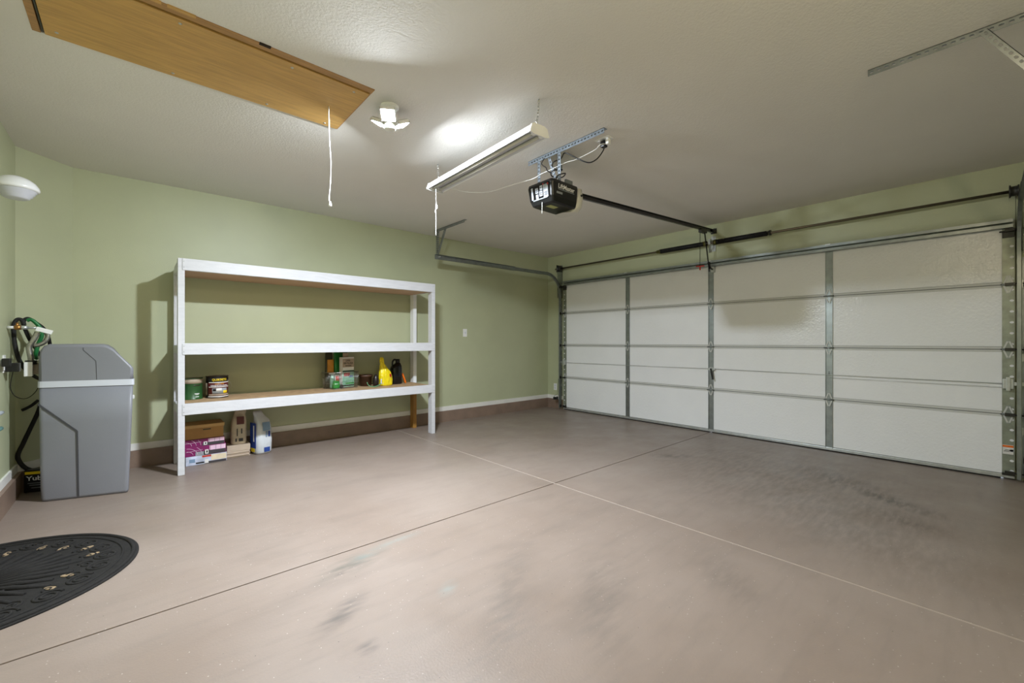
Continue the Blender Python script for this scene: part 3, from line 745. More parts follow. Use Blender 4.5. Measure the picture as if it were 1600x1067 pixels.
# ------------------------------------------------------------------ lit ceiling lamp with three LED leaves
lx, ly_ = LAMP
lp = thing('ceiling_lamp', 'lit ceiling lamp with three bright folding leaves beside the attic hatch', 'ceiling lamp', (lx, ly_, H))
obj('lamp_holder', MB().lathe([(.0, 0), (.055, 0), (.055, -.008), (.042, -.018), (.030, -.022), (.028, -.038), (.0, -.038)], (lx, ly_, H - .0005), 24), 'white_plastic', lp)
obj('hub', MB().lathe([(.0, -.036), (.026, -.036), (.030, -.060), (.034, -.110), (.036, -.135), (.030, -.150), (.0, -.154)], (lx, ly_, H), 24), 'white_plastic', lp)
for az, tl in ((0, 26), (115, 24), (237, 23)):
    TILT = math.radians(tl)
    a = math.radians(az); o_ = Vector((math.cos(a), math.sin(a), 0)); s_ = Vector((-math.sin(a), math.cos(a), 0))
    d = o_ * math.cos(TILT) + Vector((0, 0, 1)) * math.sin(TILT); nn = o_ * math.sin(TILT) - Vector((0, 0, 1)) * math.cos(TILT)   # nn: way the LEDs face
    c = Vector((lx, ly_, 2.508 - .080 * math.sin(TILT))) + d * .080
    leaf = obj('leaf', MB().obox(c - nn * .006, d, s_, -nn, .044, .044, .005, .003), 'white_plastic', lp)
    rim = MB()
    for i_ in (-1, 1):
        rim.obox(c + nn * .0040 + d * (.0415 * i_), d, s_, -nn, .0025, .044, .0070); rim.obox(c + nn * .0040 + s_ * (.0415 * i_), d, s_, -nn, .044, .0025, .0070)
    obj('light_baffle', rim, 'white_plastic', leaf)  # added rim, shaped to cut the leaf's grazing light on the ceiling
    for k in range(-3, 4): obj('fin', MB().obox(c - nn * .013 + s_ * .012 * k, d, s_, -nn, .038, .0015, .003), 'galv_light', leaf)
    v = [c + d * (.038 * i) + s_ * (.038 * j) for i, j in ((-1, -1), (1, -1), (1, 1), (-1, 1))]
    lm_ = MB(); lm_.add([p + nn * .0005 for p in v], [(0, 1, 2, 3)])
    me = bpy.data.meshes.new('led_face'); lm_.bm.normal_update()
    if lm_.bm.faces[:][0].normal.dot(nn) < 0: bmesh.ops.reverse_faces(lm_.bm, faces=lm_.bm.faces)
    lm_.bm.to_mesh(me); lm_.bm.free(); me.transform(Matrix.Translation(-org(leaf)))
    lo_ = bpy.data.objects.new('led_face', me); me.materials.append(MATS['led_face']); COL.objects.link(lo_); lo_.parent = leaf
    plab(lo_, 'glowing white LED face')

# ------------------------------------------------------------------ warm bare bulb in its porcelain holder, behind the camera's right shoulder
wx, wy = -4.25, -5.30
wbulb = thing('bulb_lamp', 'lit bare warm bulb in a white porcelain ceiling holder', 'bulb lamp', (wx, wy, H))
obj('lamp_holder', MB().lathe([(0, 0), (.058, 0), (.058, -.012), (.040, -.024), (.026, -.030), (.024, -.052), (0, -.052)], (wx, wy, H - .0005), 24), 'white_enamel', wbulb)
obj('bulb', MB().lathe([(0, -.052), (.014, -.053), (.015, -.070), (.026, -.090), (.031, -.112), (.026, -.132), (.013, -.143), (0, -.145)], (wx, wy, H), 24), 'warm_bulb', wbulb)

# ------------------------------------------------------------------ attic hatch with pull cord
hx0, hx1, hy0, hy1 = -5.722, -4.372, -2.694, -2.148
ht = thing('attic_hatch', 'varnished plywood attic hatch set in the ceiling with a pull cord', 'attic hatch', (-5.05, -2.42, H))
hp = obj('hatch_panel', MB().box(hx0, hx1, hy0, hy1, H - .008, H + .012, bev=.001), 'hatch_ply', ht)
obj('frame_board', MB().box(HX0 + .001, HX1 - .001, HY0 + .001, hy0 - .012, H - .004, H + .09, bev=.001), 'hatch_frame', ht)
obj('frame_board', MB().box(HX0 + .001, hx0 - .014, hy0 - .012, HY1 - .001, H - .004, H + .09, bev=.001), 'hatch_frame', ht)
obj('frame_board', MB().box(hx1 + .002, HX1 - .001, hy0 - .012, HY1 - .001, H - .002, H + .09), 'hatch_frame', ht)
obj('frame_backing', MB().box(HX0, HX1, HY0, HY1, H + .091, H + .099), 'dark_gap', ht)
obj('hinge', MB().cyl((hx0 - .006, hy0 + .02, H - .002), (hx0 - .006, hy1 - .01, H - .002), .004, 8), 'steel_dark', ht)
for (x, w) in ((-5.38, .06), (-5.30, .10), (-4.95, .05)):
    obj('shim', MB().box(x, x + w, HY0 - .004, HY0 + .012, H - .006, H + .002), 'dark_gap' if w == .05 else 'hatch_ply', ht)
sb0 = obj('screw', MB().lathe([(0, -.0105), (.006, -.010), (.008, -.008), (0, -.008)], (0, 0, H), 8), 'galv_light', ht, loc=(0, 0, 0), keep=True)
spots = [(-5.68, -2.62), (-5.68, -2.20), (-5.25, -2.66), (-5.25, -2.18), (-4.78, -2.66), (-4.80, -2.18), (-4.45, -2.66), (-4.46, -2.18)]
for i, (x, y) in enumerate(spots):
    if i == 0: sb0.location = Vector((x, y, 0)) - org(ht)
    else: dup(sb0, ht, (x, y, 0))
kx, ky = -4.508, -2.406
obj('pull_cord', MB().tube(smooth_path([(kx, ky, H - .008), (kx + .004, ky, 2.40), (kx + .012, ky, 2.25), (kx + .010, ky, 2.12), (kx + .002, ky, 2.02), (kx + .006, ky, 1.995)], 6), .0024, 6), 'cord_white', ht)
obj('cord_tassel', MB().lathe([(0, .028), (.005, .026), (.007, .014), (.010, .002), (.009, -.006), (0, -.007)], (kx + .008, ky, 1.975), 12), 'cord_white', ht)

# ------------------------------------------------------------------ shelf unit
sh = thing('shelf_unit', 'tall white painted wooden shelf unit with three levels', 'shelf unit', (-3.885, -.32, 0))
SL_, SR_ = -5.132, -2.636; SF, SB_ = -.590, -.045; ST = 1.837
LV = [(.507, .602), (1.020, 1.117), (1.737, 1.837)]
for x0 in (SL_, SR_ - .047):
    nm = obj('leg', MB().box(x0, x0 + .047, SF, SF + .088, 0.001, ST - (.0 if x0 == SL_ else .001), bev=.003), 'shelf_white', sh)
obj('leg', MB().box(SL_, SL_ + .042, SB_ - .075, SB_, 0.001, 1.80, bev=.003), 'shelf_white', sh)
plab(obj('leg', MB().box(SR_ - .047, SR_, SB_ - .085, SB_, 0.001, 1.80, bev=.003), 'leg_half_painted', sh), 'rear leg, bare wood below the lowest shelf')
for i, (z0, z1) in enumerate(LV):
    obj('front_beam', MB().box(SL_ + .030, SR_ - .004, SF - .006, SF + .034, z0, z1, bev=.003), 'shelf_white', sh)
    obj('rear_beam', MB().box(SL_ + .043, SR_ - .048, SB_ - .040, SB_ - .002, z0 + .004, z1 - .014, bev=.003), 'board_under' if i == 2 else 'shelf_white', sh)
    for x in (SL_ + .002, SR_ - .040): obj('end_rail', MB().box(x, x + .038, SF + .089, SB_ - .087, z0 + .004, z1 - .018, bev=.002), 'shelf_white', sh)
    b_ = obj('shelf_board', MB().box(SL_ + .044, SR_ - .050, SF + .035, SB_ - .001, z1 - .0145, z1 - .0025), 'board_raw' if i < 2 else 'shelf_white', sh)
    if i == 2:
        obj('soffit_board', MB().box(SL_ + .048, SR_ - .052, SF + .036, SB_ - .042, z0 + .003, z0 + .012), 'board_under', sh)
    else:
        n = 5
        for k in range(1, n): obj('cross_brace', MB().box(SL_ + (SR_ - SL_) * k / n - .019, SL_ + (SR_ - SL_) * k / n + .019, SF + .0345, SB_ - .041, z0 + .004, z1 - .015), 'board_raw', sh)
    for x in (SL_ + .04, SR_ - .022):
        for z in (z0 + .025, z1 - .025):
            obj('nail', MB().cyl((x, SF - .0055, z), (x, SF - .0072, z), .0032, 8), 'galv', sh)

BZs = LV[0][1] - .0025 + .0005         # top of the lowest shelf board

def blob_ring(cx, cy, z, rx, ry, n=24, p=2.6, jit=0.0, rot=0.0, seed=0):
    rnd = random.Random(seed); out = []
    for i in range(n):
        a = 2 * PI * i / n; c, s = math.cos(a), math.sin(a)
        x = abs(c) ** (2 / p) * (1 if c > 0 else -1) * rx; y = abs(s) ** (2 / p) * (1 if s > 0 else -1) * ry
        k = 1 + jit * rnd.uniform(-1, 1)
        x, y = x * k, y * k
        out.append((cx + x * math.cos(rot) - y * math.sin(rot), cy + x * math.sin(rot) + y * math.cos(rot), z + jit * .03 * rnd.uniform(-1, 1)))
    return out
def curved_label(c, r, z0, z1, a0, a1, m, parent, name, t=.0006):
    mb = MB(); n = 14
    mb.lathe([(r, z0), (r + t, z0), (r + t, z1), (r, z1)], c, n, 'Z', True, a0, a1)
    return obj(name, mb, m, parent)
def curved_text(body, c, r, z, amid, h, width, m, parent):
    o = text(body, (0, 0, 0), (1, 0, 0), (0, 1, 0), h, m, parent, width=width, depth=0)
    o0 = org(parent)
    for v in o.data.vertices:
        p = v.co + o0; a = amid + p.x / r
        v.co = Vector((c[0] + r * math.cos(a), c[1] + r * math.sin(a), z + p.y)) - o0
    return o

# green can
def paint_can(name, label, cx, cy, r, h, body):
    root = thing(name, label, 'can', (cx, cy, BZs), 'paint cans on the lowest shelf')
    obj('body', MB().lathe([(0, 0), (r, 0), (r, .004), (r - .003, .008), (r - .003, h - .010), (r, h - .006), (r, h), (r - .008, h), (r - .010, h - .006), (0, h - .006)], (cx, cy, BZs), 36), body, root)
    obj('lid', MB().lathe([(0, h - .006), (r - .022, h - .006), (r - .019, h + .001), (r - .011, h + .001), (r - .011, h - .005)], (cx, cy, BZs), 36), 'tin', root)
    return root
c1 = (-5.005, -.20); r1 = .083
k1 = paint_can('paint_can', 'green paint can with tan top band behind the left shelf leg', c1[0], c1[1], r1, .195, 'can_green')
cam_a = lambda c: math.atan2(CAM[1] - c[1], CAM[0] - c[0])
a1 = cam_a(c1) + .15
curved_label((c1[0], c1[1], BZs), r1 - .0025, .145, .186, a1 - 1.2, a1 + 1.3, 'label_tan', k1, 'label_band')
for z, w, hh in ((.048, .5, .007), (.040, .36, .004), (.020, .4, .006), (.122, .7, .012)):
    curved_label((c1[0], c1[1], BZs), r1 - .0025, z, z + hh, a1 + .35 - w / 2, a1 + .35 + w / 2, 'ink_white' if z < .1 else 'bag_dark', k1, 'print_line')
c2 = (-4.812, -.205); r2 = .091
k2 = paint_can('coating_can', 'dark brown can with yellow lettering beside the green can', c2[0], c2[1], r2, .205, 'can_black')
a2 = cam_a(c2) + .12; cc = (c2[0], c2[1], BZs); rr = r2 - .0025
curved_label(cc, rr, .012, .19, a2 - 1.0, a2 + 1.35, 'maroon', k2, 'label_body')
curved_label(cc, rr + .0006, .150, .192, a2 - 1.0, a2 + 1.35, 'ink_black', k2, 'label_band')
curved_label(cc, rr + .0006, .142, .150, a2 - .9, a2 + 1.3, 'paper_white', k2, 'label_stripe')
curved_label(cc, rr + .0006, .100, .107, a2 - .9, a2 + 1.3, 'paper_white', k2, 'label_stripe')
curved_label(cc, rr + .0006, .040, .092, a2 - .55, a2 + .85, 'paper_grey', k2, 'label_picture')
curved_label(cc, rr + .0012, .042, .068, a2 + .45, a2 + .9, 'ink_yellow', k2, 'label_patch')
curved_label(cc, rr + .0012, .062, .092, a2 - .2, a2 + .3, 'paper_white', k2, 'label_patch')
curved_label(cc, rr + .0012, .066, .088, a2 - .5, a2 - .2, 'ink_black', k2, 'label_patch')
curved_label(cc, rr + .0006, .024, .036, a2 - .9, a2 + 1.2, 'label_tan', k2, 'label_stripe')
curved_label(cc, rr + .0006, .0085, .018, a2 - 1.0, a2 + 1.35, 'paper_white', k2, 'label_stripe')
curved_label(cc, rr, .03, .14, a2 - 1.55, a2 - 1.15, 'label_tan', k2, 'label_panel')
curved_text('QUIKRETE', c2, rr + .002, BZs + .170, a2 + .12, .026, .125, 'ink_yellow', k2)
curved_text('LIGHT GRAY', c2, rr + .002, BZs + .134, a2 + .12, .010, .075, 'ink_orange', k2)
curved_text('GARAGE FLOOR COATING', c2, rr + .002, BZs + .117, a2 + .12, .013, .150, 'ink_white', k2)
obj('bail', MB().tube(smooth_path([(c2[0] + .075, c2[1] - .048, BZs + .165), (c2[0] + .104, c2[1] - .03, BZs + .13), (c2[0] + .112, c2[1] + .01, BZs + .09), (c2[0] + .09, c2[1] + .04, BZs + .06)], 5), .0018, 6), 'wire_steel', k2)

# wire basket with its contents
bo = Vector((-3.752, -.325, BZs)); ba = math.radians(17); e1 = Vector((math.cos(ba), math.sin(ba), 0)); e2 = Vector((-math.sin(ba), math.cos(ba), 0))
bw, bd, bh = .30, .205, .185
def BP(u, v, z): return bo + e1 * u + e2 * v + Vector((0, 0, z))
bk = thing('wire_basket', 'rectangular wire basket of garden supplies on the lowest shelf', 'basket', tuple(BP(bw / 2, bd / 2, 0)))
bm_ = MB()
def wire(a, b, r=.0011): bm_.tube([a, b], r, 4)
for i in range(25):
    u = bw * i / 24
    for v in (0, bd): wire(BP(u, v, .004), BP(u + (u / bw - .5) * .02, v + (v / bd - .5) * .02, bh))
    if i % 3 == 0: wire(BP(u, 0, .004), BP(u, bd, .004))
for i in range(1, 17):
    v = bd * i / 17
    for u in (0, bw): wire(BP(u, v, .004), BP(u + (u / bw - .5) * .02, v + (v / bd - .5) * .02, bh))
for z in (.004, .06, .12):
    k = z / bh * .01
    q = [BP(-k, -k, z), BP(bw + k, -k, z), BP(bw + k, bd + k, z), BP(-k, bd + k, z)]
    for i in range(4): wire(q[i], q[(i + 1) % 4], .0016)
obj('wire_mesh', bm_, 'wire_steel', bk)
rm_ = MB(); q = [BP(-.01, -.01, bh), BP(bw + .01, -.01, bh), BP(bw + .01, bd + .01, bh), BP(-.01, bd + .01, bh)]
for i in range(4): rm_.tube([q[i], q[(i + 1) % 4]], .003, 6)
obj('rim', rm_, 'wire_steel', bk)
Z0 = .0075
def inb(u, v): p = BP(u, v, Z0); return p
# fertilizer box: printed front, standing in the right half of the basket
fr = thing('fertilizer_box', 'cream lawn fertilizer box with black lettering standing in the basket', 'box', tuple(inb(.205, .06)))
fw, fd, fh = .160, .055, .345
fbm = MB().obox(inb(.212, .075) + Vector((0, 0, fh / 2)), e1, e2, Vector((0, 0, 1)), fw / 2, fd / 2, fh / 2, .004)
fbody = obj('carton', fbm, 'paper_white', fr)
fc = lambda u, z: inb(.212 + u, .075 - fd / 2) + Vector((0, 0, z)) - e2 * .0006
upz = (0, 0, 1)
plate(fc(0, .10), e1, upz, fw - .004, .19, 'mint', fbody, 'print_panel'); plate(fc(0, .265), e1, upz, fw - .006, .125, 'label_tan', fbody, 'print_panel')
plate(fc(0, .021) - e2 * .0006, e1, upz, fw - .01, .014, 'ink_black', fbody, 'print_line'); plate(fc(.02, .045) - e2 * .0006, e1, upz, fw - .05, .018, 'bright_green', fbody, 'print_patch')
plate(fc(-.02, .145) - e2 * .0006, e1, upz, .085, .04, 'red_print', fbody, 'print_patch'); plate(fc(.035, .125) - e2 * .0006, e1, upz, .05, .022, 'ink_blue', fbody, 'print_patch')
plate(fc(0, .212) - e2 * .0006, e1, upz, fw - .012, .034, 'ink_white', fbody, 'print_patch'); plate(fc(0, .184) - e2 * .0006, e1, upz, fw - .006, .012, 'ink_black', fbody, 'print_line')
text('LAWN', fc(-.005, .305) - e2 * .0006, e1, upz, .022, 'ink_black', fbody, width=.06)
text('FERTILIZER', fc(0, .275) - e2 * .0006, e1, upz, .022, 'ink_black', fbody, width=.128)
plate(fc(0, .246) - e2 * .0006, e1, upz, .085, .008, 'ink_black', fbody, 'print_line')
obj('hang_tab', MB().obox(inb(.195, .075) + Vector((0, 0, fh + .022)), e1, e2, Vector((0, 0, 1)), .035, .002, .026, .001), 'label_tan', fr)
def pouch(name, label, cat, c, rx, ry, h, m, rot=0.0, top=.12, lean=(0, 0), jit=.03, seed=1, group=None):
    rings = []
    for i, (t_, kx_, ky_) in enumerate(((0, .80, .70), (.04, .97, .95), (.25, 1.0, 1.0), (.5, .98, .95), (.72, .96, .72), (.88, .95, .38), (.96, .95, top), (1.0, .95, top * .7))):
        rings.append(blob_ring(c[0] + lean[0] * t_, c[1] + lean[1] * t_, c[2] + h * t_, rx * kx_, ry * ky_, 24, 3.2, jit, rot, seed + i))
    o = obj(name, MB().loft(rings), m, None, loc=c); return tag(o, label, cat, group)
p = inb(.192, .155); pouch('potting_bag', 'dark green plastic bag standing at the back of the basket', 'bag', tuple(p), .095, .030, .405, 'bag_green', ba, seed=11)
p = inb(.045, .168); sd = pouch('seed_pouch', 'dark seed pouch with an orange front leaning in the basket', 'pouch', tuple(p), .046, .024, .40, 'bag_dark', ba, seed=21)
of = MB().obox(inb(.048, .1415) + Vector((0, 0, .245)), e1, e2, Vector((0, 0, 1)), .040, .0022, .075, .002); obj('front_print', of, 'pouch_orange', sd)
p = inb(.048, .045); pouch('glove_bundle', 'bright green bundle at the bottom of the basket', 'bundle', tuple(p), .040, .030, .085, 'bright_green', ba + .2, top=.7, jit=.12, seed=31)
sp = thing('spray_bottle', 'mint plastic spray bottle with a white nozzle in the basket', 'bottle', tuple(inb(.045, .112)))
q = inb(.045, .112)
obj('body', MB().lathe([(0, 0), (.019, 0), (.021, .01), (.021, .10), (.017, .13), (.010, .145), (.010, .155), (0, .155)], tuple(q), 18), 'mint', sp)
obj('nozzle', MB().obox(q + Vector((0, 0, .165)), e1, e2, Vector((0, 0, 1)), .034, .010, .011, .004).bar(q + e1 * .02 + Vector((0, 0, .16)), q + e1 * .012 + Vector((0, 0, .125)), .008, .006), 'white_plastic', sp)
rp = thing('seed_packet', 'red and white printed packet standing in the wire basket', 'packet', tuple(inb(.102, .105)))
rpb = obj('packet', MB().obox(inb(.102, .105) + Vector((0, 0, .075)), e1, e2, Vector((0, 0, 1)), .024, .010, .075, .003), 'paper_white', rp)
plate(inb(.102, .0945) + Vector((0, 0, .105)), e1, upz, .044, .06, 'red_print', rpb, 'print_panel')
gt = thing('tape_roll', 'dark grey roll of netting lying in the basket', 'roll', tuple(inb(.112, .030)))
obj('roll', MB().lathe([(.008, -.018), (.020, -.018), (.020, .018), (.008, .018), (.008, -.018)], tuple(inb(.107, .030) + Vector((0, 0, .020))), 20, 'Y'), 'box_charcoal', gt)

# pot with green hose, right of the basket
pt = thing('plant_pot', 'brown plastic pot standing between the basket and the yellow bag', 'pot', (-3.33, -.15, BZs))
obj('pot', MB().lathe([(0, 0), (.055, 0), (.072, .11), (.080, .112), (.080, .135), (.074, .135), (.066, .02), (0, .02)], (-3.33, -.15, BZs), 24), 'pot_brown', pt)
gh = obj('hose_piece', MB().tube(smooth_path([(-3.395, -.345, BZs + .070), (-3.38, -.35, BZs + .035), (-3.33, -.352, BZs + .014), (-3.27, -.352, BZs + .020), (-3.225, -.345, BZs + .045)], 6), .005, 8), 'green_pale', None)
gh.location = (0, 0, -.008); tag(gh, 'short curved pale green hose in front of the brown pot', 'hose')
dk = obj('dark_bag', MB().loft([blob_ring(-3.268, -.30, BZs + z, .036 * k_, .034 * k_, 18, 2.2, .05, 0, 60 + i) for i, (z, k_) in enumerate(((0, .6), (.02, .95), (.06, 1), (.10, .9), (.13, .55), (.145, .2)))]), 'can_black', None)
tag(dk, 'small dark bag between the brown pot and the yellow bag', 'bag')
# yellow bag with twisted top
yc_ = (-3.135, -.265, BZs)
rings = [blob_ring(yc_[0] + dx, yc_[1] + dy, BZs + z, rx, ry, 28, p_, j, .15, 80 + i) for i, (z, rx, ry, dx, dy, p_, j) in enumerate((
    (0, .062, .052, 0, 0, 3, .02), (.012, .076, .062, 0, 0, 3, .03), (.07, .082, .066, 0, 0, 2.6, .05), (.12, .080, .060, 0, 0, 2.4, .07), (.16, .072, .050, -.006, 0, 2.2, .07), (.20, .054, .038, -.018, 0, 2, .10),
    (.235, .038, .026, -.030, 0, 2, .14), (.262, .028, .018, -.036, 0, 2, .14), (.285, .026, .014, -.040, 0, 2, .25), (.315, .024, .010, -.044, 0, 2, .3), (.34, .014, .006, -.050, 0, 2, .3)))]
yb = tag(obj('yellow_bag', MB().loft(rings, smooth=False), 'bag_yellow', None, loc=yc_), 'bright yellow plastic bag with twisted top on the lowest shelf', 'bag')
plate((yc_[0] + .036, yc_[1] - .066, BZs + .125), (1, .15, 0), (-.1, .25, 1), .02, .035, 'red_plastic', yb, 'print_patch', .004)
plate((yc_[0] - .062, yc_[1] - .046, BZs + .055), (.75, -.66, 0), (0, 0, 1), .03, .06, 'sack_white', yb, 'print_patch', .004)
# black jug with moulded handle
jg = thing('black_jug', 'black plastic jug with a handle right of the yellow bag', 'jug', (-2.945, -.165, BZs))
jc = (-2.945, -.165)
rings = [blob_ring(jc[0] + dx, jc[1], BZs + z, rx, ry, 24, 3.5) for (z, rx, ry, dx) in ((0, .062, .05, 0), (.008, .068, .055, 0), (.19, .068, .055, 0), (.225, .060, .048, .006), (.25, .040, .034, .018), (.262, .028, .028, .022))]
obj('body', MB().loft(rings), 'black_gloss', jg)
obj('cap', MB().cyl((jc[0] + .022, jc[1], BZs + .258), (jc[0] + .022, jc[1], BZs + .312), .027, 18), 'black_plastic', jg)
obj('handle', MB().tube(smooth_path([(jc[0] - .05, jc[1], BZs + .20), (jc[0] - .046, jc[1], BZs + .275), (jc[0] - .02, jc[1], BZs + .305), (jc[0] + .012, jc[1], BZs + .29)], 5), .012, 8), 'black_plastic', jg)
oc = thing('utility_knife', 'orange plastic cutter standing beside the black jug', 'cutter', (-2.82, -.17, BZs))
obj('handle', MB().bar((-2.818, -.17, BZs + .008), (-2.862, -.17, BZs + .128), .018, .026, (0, 1, 0), bev=.004), 'orange_plastic', oc)
obj('blade_end', MB().bar((-2.816, -.17, BZs + .001), (-2.819, -.17, BZs + .014), .012, .018, (0, 1, 0)), 'pouch_orange', oc)

# ------------------------------------------------------------------ under the shelf
bx0, bx1 = -5.062, -4.752
bang = math.radians(2)
def tile_box(i, z0, h, dx, label):
    root = thing('flooring_box', label, 'box', (-4.905 + dx, -.17, z0), 'printed flooring boxes')
    y0, y1 = -.298, -.055
    b = obj('carton', MB().box(bx0 + dx, bx1 + dx, y0, y1, z0, z0 + h - .001, bev=.002), 'box_pale_print' if i == 0 else 'purple_print', root)
    F = lambda x, z: Vector((bx0 + dx + x, y0 - .0002, z0 + z))
    R_ = (1, 0, 0); U = (0, 0, 1); Wd = bx1 - bx0
    if i:
        plate(F(Wd * .79, h * .70), R_, U, Wd * .40, h * .48, 'pink_line', b, 'print_panel'); plate(F(Wd * .72, h * .24), R_, U, Wd * .54, h * .42, 'box_charcoal', b, 'print_panel')
        for k in (.655, .79, .915): plate(F(Wd * k - .014, h * .70) - Vector((0, .0006, 0)), R_, U, .0022, h * .48, 'box_charcoal', b, 'print_line')
        plate(F(Wd * .52, h * .34) - Vector((0, .0008, 0)), R_, U, .026, h * .46, 'paper_white', b, 'size_mark')
        plate(F(Wd * .525, h * .34) - Vector((0, .0014, 0)), R_, U, .011, h * .24, 'ink_black', b, 'size_print')
        arcs = MB()
        for (cx, cz, r) in ((.00, .0, .05), (.00, 0, .085), (.0, 0, .12)):
            pts = [F(.012 + r * math.sin(t_) * .95, h * .12 + r * math.cos(t_) * .75) for t_ in [k * .12 for k in range(0, 14)]]
            pts = [q_ - Vector((0, .0012, 0)) for q_ in pts if z0 + .003 < q_.z < z0 + h - .004]
            if len(pts) > 2: arcs.tube(pts, .0016, 4)
        arcs.tube([F(.006, h * .5) - Vector((0, .0012, 0)), F(.13, h * .62) - Vector((0, .0012, 0))], .0016, 4)
        obj('print_arcs', arcs, 'pink_line', b)
        if i == 1: plate(F(Wd * .40, h * .22), R_, U, Wd * .3, h * .4, 'paper_grey', b, 'print_panel')
    else:
        plate(F(Wd * .80, h * .62), R_, U, Wd * .38, h * .62, 'box_cream', b, 'print_panel'); plate(F(Wd * .72, h * .14), R_, U, Wd * .54, h * .24, 'box_charcoal', b, 'print_panel')
        plate(F(Wd * .50, h * .28) - Vector((0, .0006, 0)), R_, U, .028, h * .42, 'paper_white', b, 'size_mark'); plate(F(Wd * .50, h * .86), R_, U, Wd * .22, h * .22, 'red_print', b, 'print_patch')
        plate(F(Wd * .34, h * .20) - Vector((0, .0006, 0)), R_, U, Wd * .2, h * .16, 'ink_black', b, 'print_line'); plate(F(Wd * .15, h * .50), R_, U, Wd * .14, h * .4, 'sack_paleblue', b, 'print_patch')
    return root
tile_box(0, .001, .082, .004, 'pale blue printed flooring box at the bottom of the stack')
tile_box(1, .083, .086, -.002, 'purple printed flooring box in the middle of the stack')
tile_box(2, .169, .066, -.012, 'purple printed flooring box under the brown cardboard box')
cbx = thing('cardboard_box', 'plain brown cardboard box with overlapping lid on the purple boxes', 'box', (-4.915, -.17, .2355))
obj('carton', MB().box(-5.066, -4.772, -.288, -.062, .2355, .345, bev=.002), 'cardboard', cbx)
obj('lid', MB().box(-5.073, -4.765, -.302, -.052, .337, .366, bev=.003), 'cardboard_lid', cbx)
plate((-4.90, -.2885, .318), (1, 0, 0), (0, 0, 1), .06, .010, 'bag_dark', cbx, 'stamp')
zz = .001
for i, (h_, off) in enumerate(((.013, .0), (.013, -.010), (.015, .004), (.017, -.004), (.060, .006))):
    o = obj('plank', MB().box(-4.742 + off, -4.545 + off * .6, -.238 + off, -.06, zz, zz + h_ - .0015, bev=.0015), 'plank', None, loc=(-4.64, -.14, zz)); zz += h_
    tag(o, ['bottom thin pale plank of the short stack under the cream sack', 'second thin pale plank from the floor under the cream sack', 'middle thin pale plank of the short stack under the cream sack', 'fourth thin pale plank from the floor under the cream sack', 'thick pale block directly under the cream sack'][i], 'plank', 'short planks under the sack')
def sack(name, label, c, prof, m, rot, jit, seed):
    rings = [blob_ring(c[0] + dx, c[1] + dy, c[2] + z, rx, ry, 28, 3.0, jit * (1 if z > .02 else .2), rot, seed + i) for i, (z, rx, ry, dx, dy) in enumerate(prof)]
    return tag(obj(name, MB().loft(rings), m, None, loc=c), label, 'sack')
s1 = sack('cement_sack', 'cream paper sack with dark red print on the short planks', (-4.630, -.150, .1185),
          [(0, .062, .050, 0, 0), (.012, .068, .058, 0, 0), (.10, .068, .058, .002, 0), (.20, .066, .050, .004, 0), (.25, .058, .036, .006, .004), (.285, .048, .018, .010, .006), (.315, .050, .012, .018, .004), (.33, .044, .008, .02, 0)], 'sack_cream', -.12, .02, 200)
fsk = Vector((-4.630, -.2095, .1185)); rS = Vector((.993, -.12, 0)).normalized()
plate(fsk + Vector((.008, .001, .235)), rS, (0, .12, 1), .062, .075, 'maroon', s1, 'print_panel', .003)
plate(fsk + Vector((-.018, .0, .12)), rS, (0, 0, 1), .007, .075, 'ink_black', s1, 'print_line', .002); plate(fsk + Vector((.018, -.004, .13)), rS, (0, 0, 1), .010, .05, 'box_charcoal', s1, 'print_line', .002)
plate(fsk + Vector((.012, -.004, .045)), rS, (0, 0, 1), .035, .030, 'box_charcoal', s1, 'print_patch', .002); plate(fsk + Vector((-.028, .002, .045)), rS, (0, 0, 1), .012, .030, 'box_charcoal', s1, 'print_patch', .002)
s2 = sack('mortar_sack', 'white and blue plastic sack standing right of the planks', (-4.435, -.195, .001),
          [(0, .066, .066, 0, 0), (.02, .080, .080, 0, 0), (.14, .084, .084, 0, 0), (.26, .078, .070, 0, .004), (.33, .068, .046, .002, .012), (.37, .050, .028, -.016, .018), (.40, .046, .016, -.030, .02), (.425, .040, .010, -.036, .02)], 'sack_white', .24, .02, 230)
f2 = Vector((-4.435, -.195, 0)); ang = .24
nF = Vector((math.sin(ang) * 1.0, -math.cos(ang), 0)); rF = Vector((math.cos(ang), math.sin(ang), 0))
def S2(u, z, k=.0855): return f2 + nF * k + rF * u + Vector((0, 0, z))
plate(S2(.012, .045), rF, (0, 0, 1), .055, .045, 'ink_blue', s2, 'print_patch', .002)
plate(S2(.012, .275, .070), rF, (-nF.x * .2, -nF.y * .2, 1), .07, .085, 'sack_paleblue', s2, 'print_panel', .003)
plate(S2(.034, .20, .0825), rF, (0, 0, 1), .018, .055, 'ink_blue', s2, 'print_line', .002); plate(S2(.008, .20, .0825), rF, (0, 0, 1), .012, .06, 'sack_paleblue', s2, 'print_line', .002)
nL = Vector((-math.cos(ang), -math.sin(ang), 0)); rL = Vector((-math.sin(ang) * -1, -math.cos(ang), 0)); rL = Vector((nF.x, nF.y, 0))
plate(f2 + nL * .0815 + Vector((0, 0, .19)), rL, (0, 0, 1), .115, .25, 'sack_blue', s2, 'print_panel', .003)
plate(f2 + nL * .0848 + rL * .02 + Vector((0, 0, .21)), rL, (0, 0, 1), .020, .16, 'ink_white', s2, 'print_line', .001)
plate(f2 + nL * .0845 + Vector((0, 0, .045)), rL, (0, 0, 1), .07, .035, 'ink_yellow', s2, 'print_patch', .002)

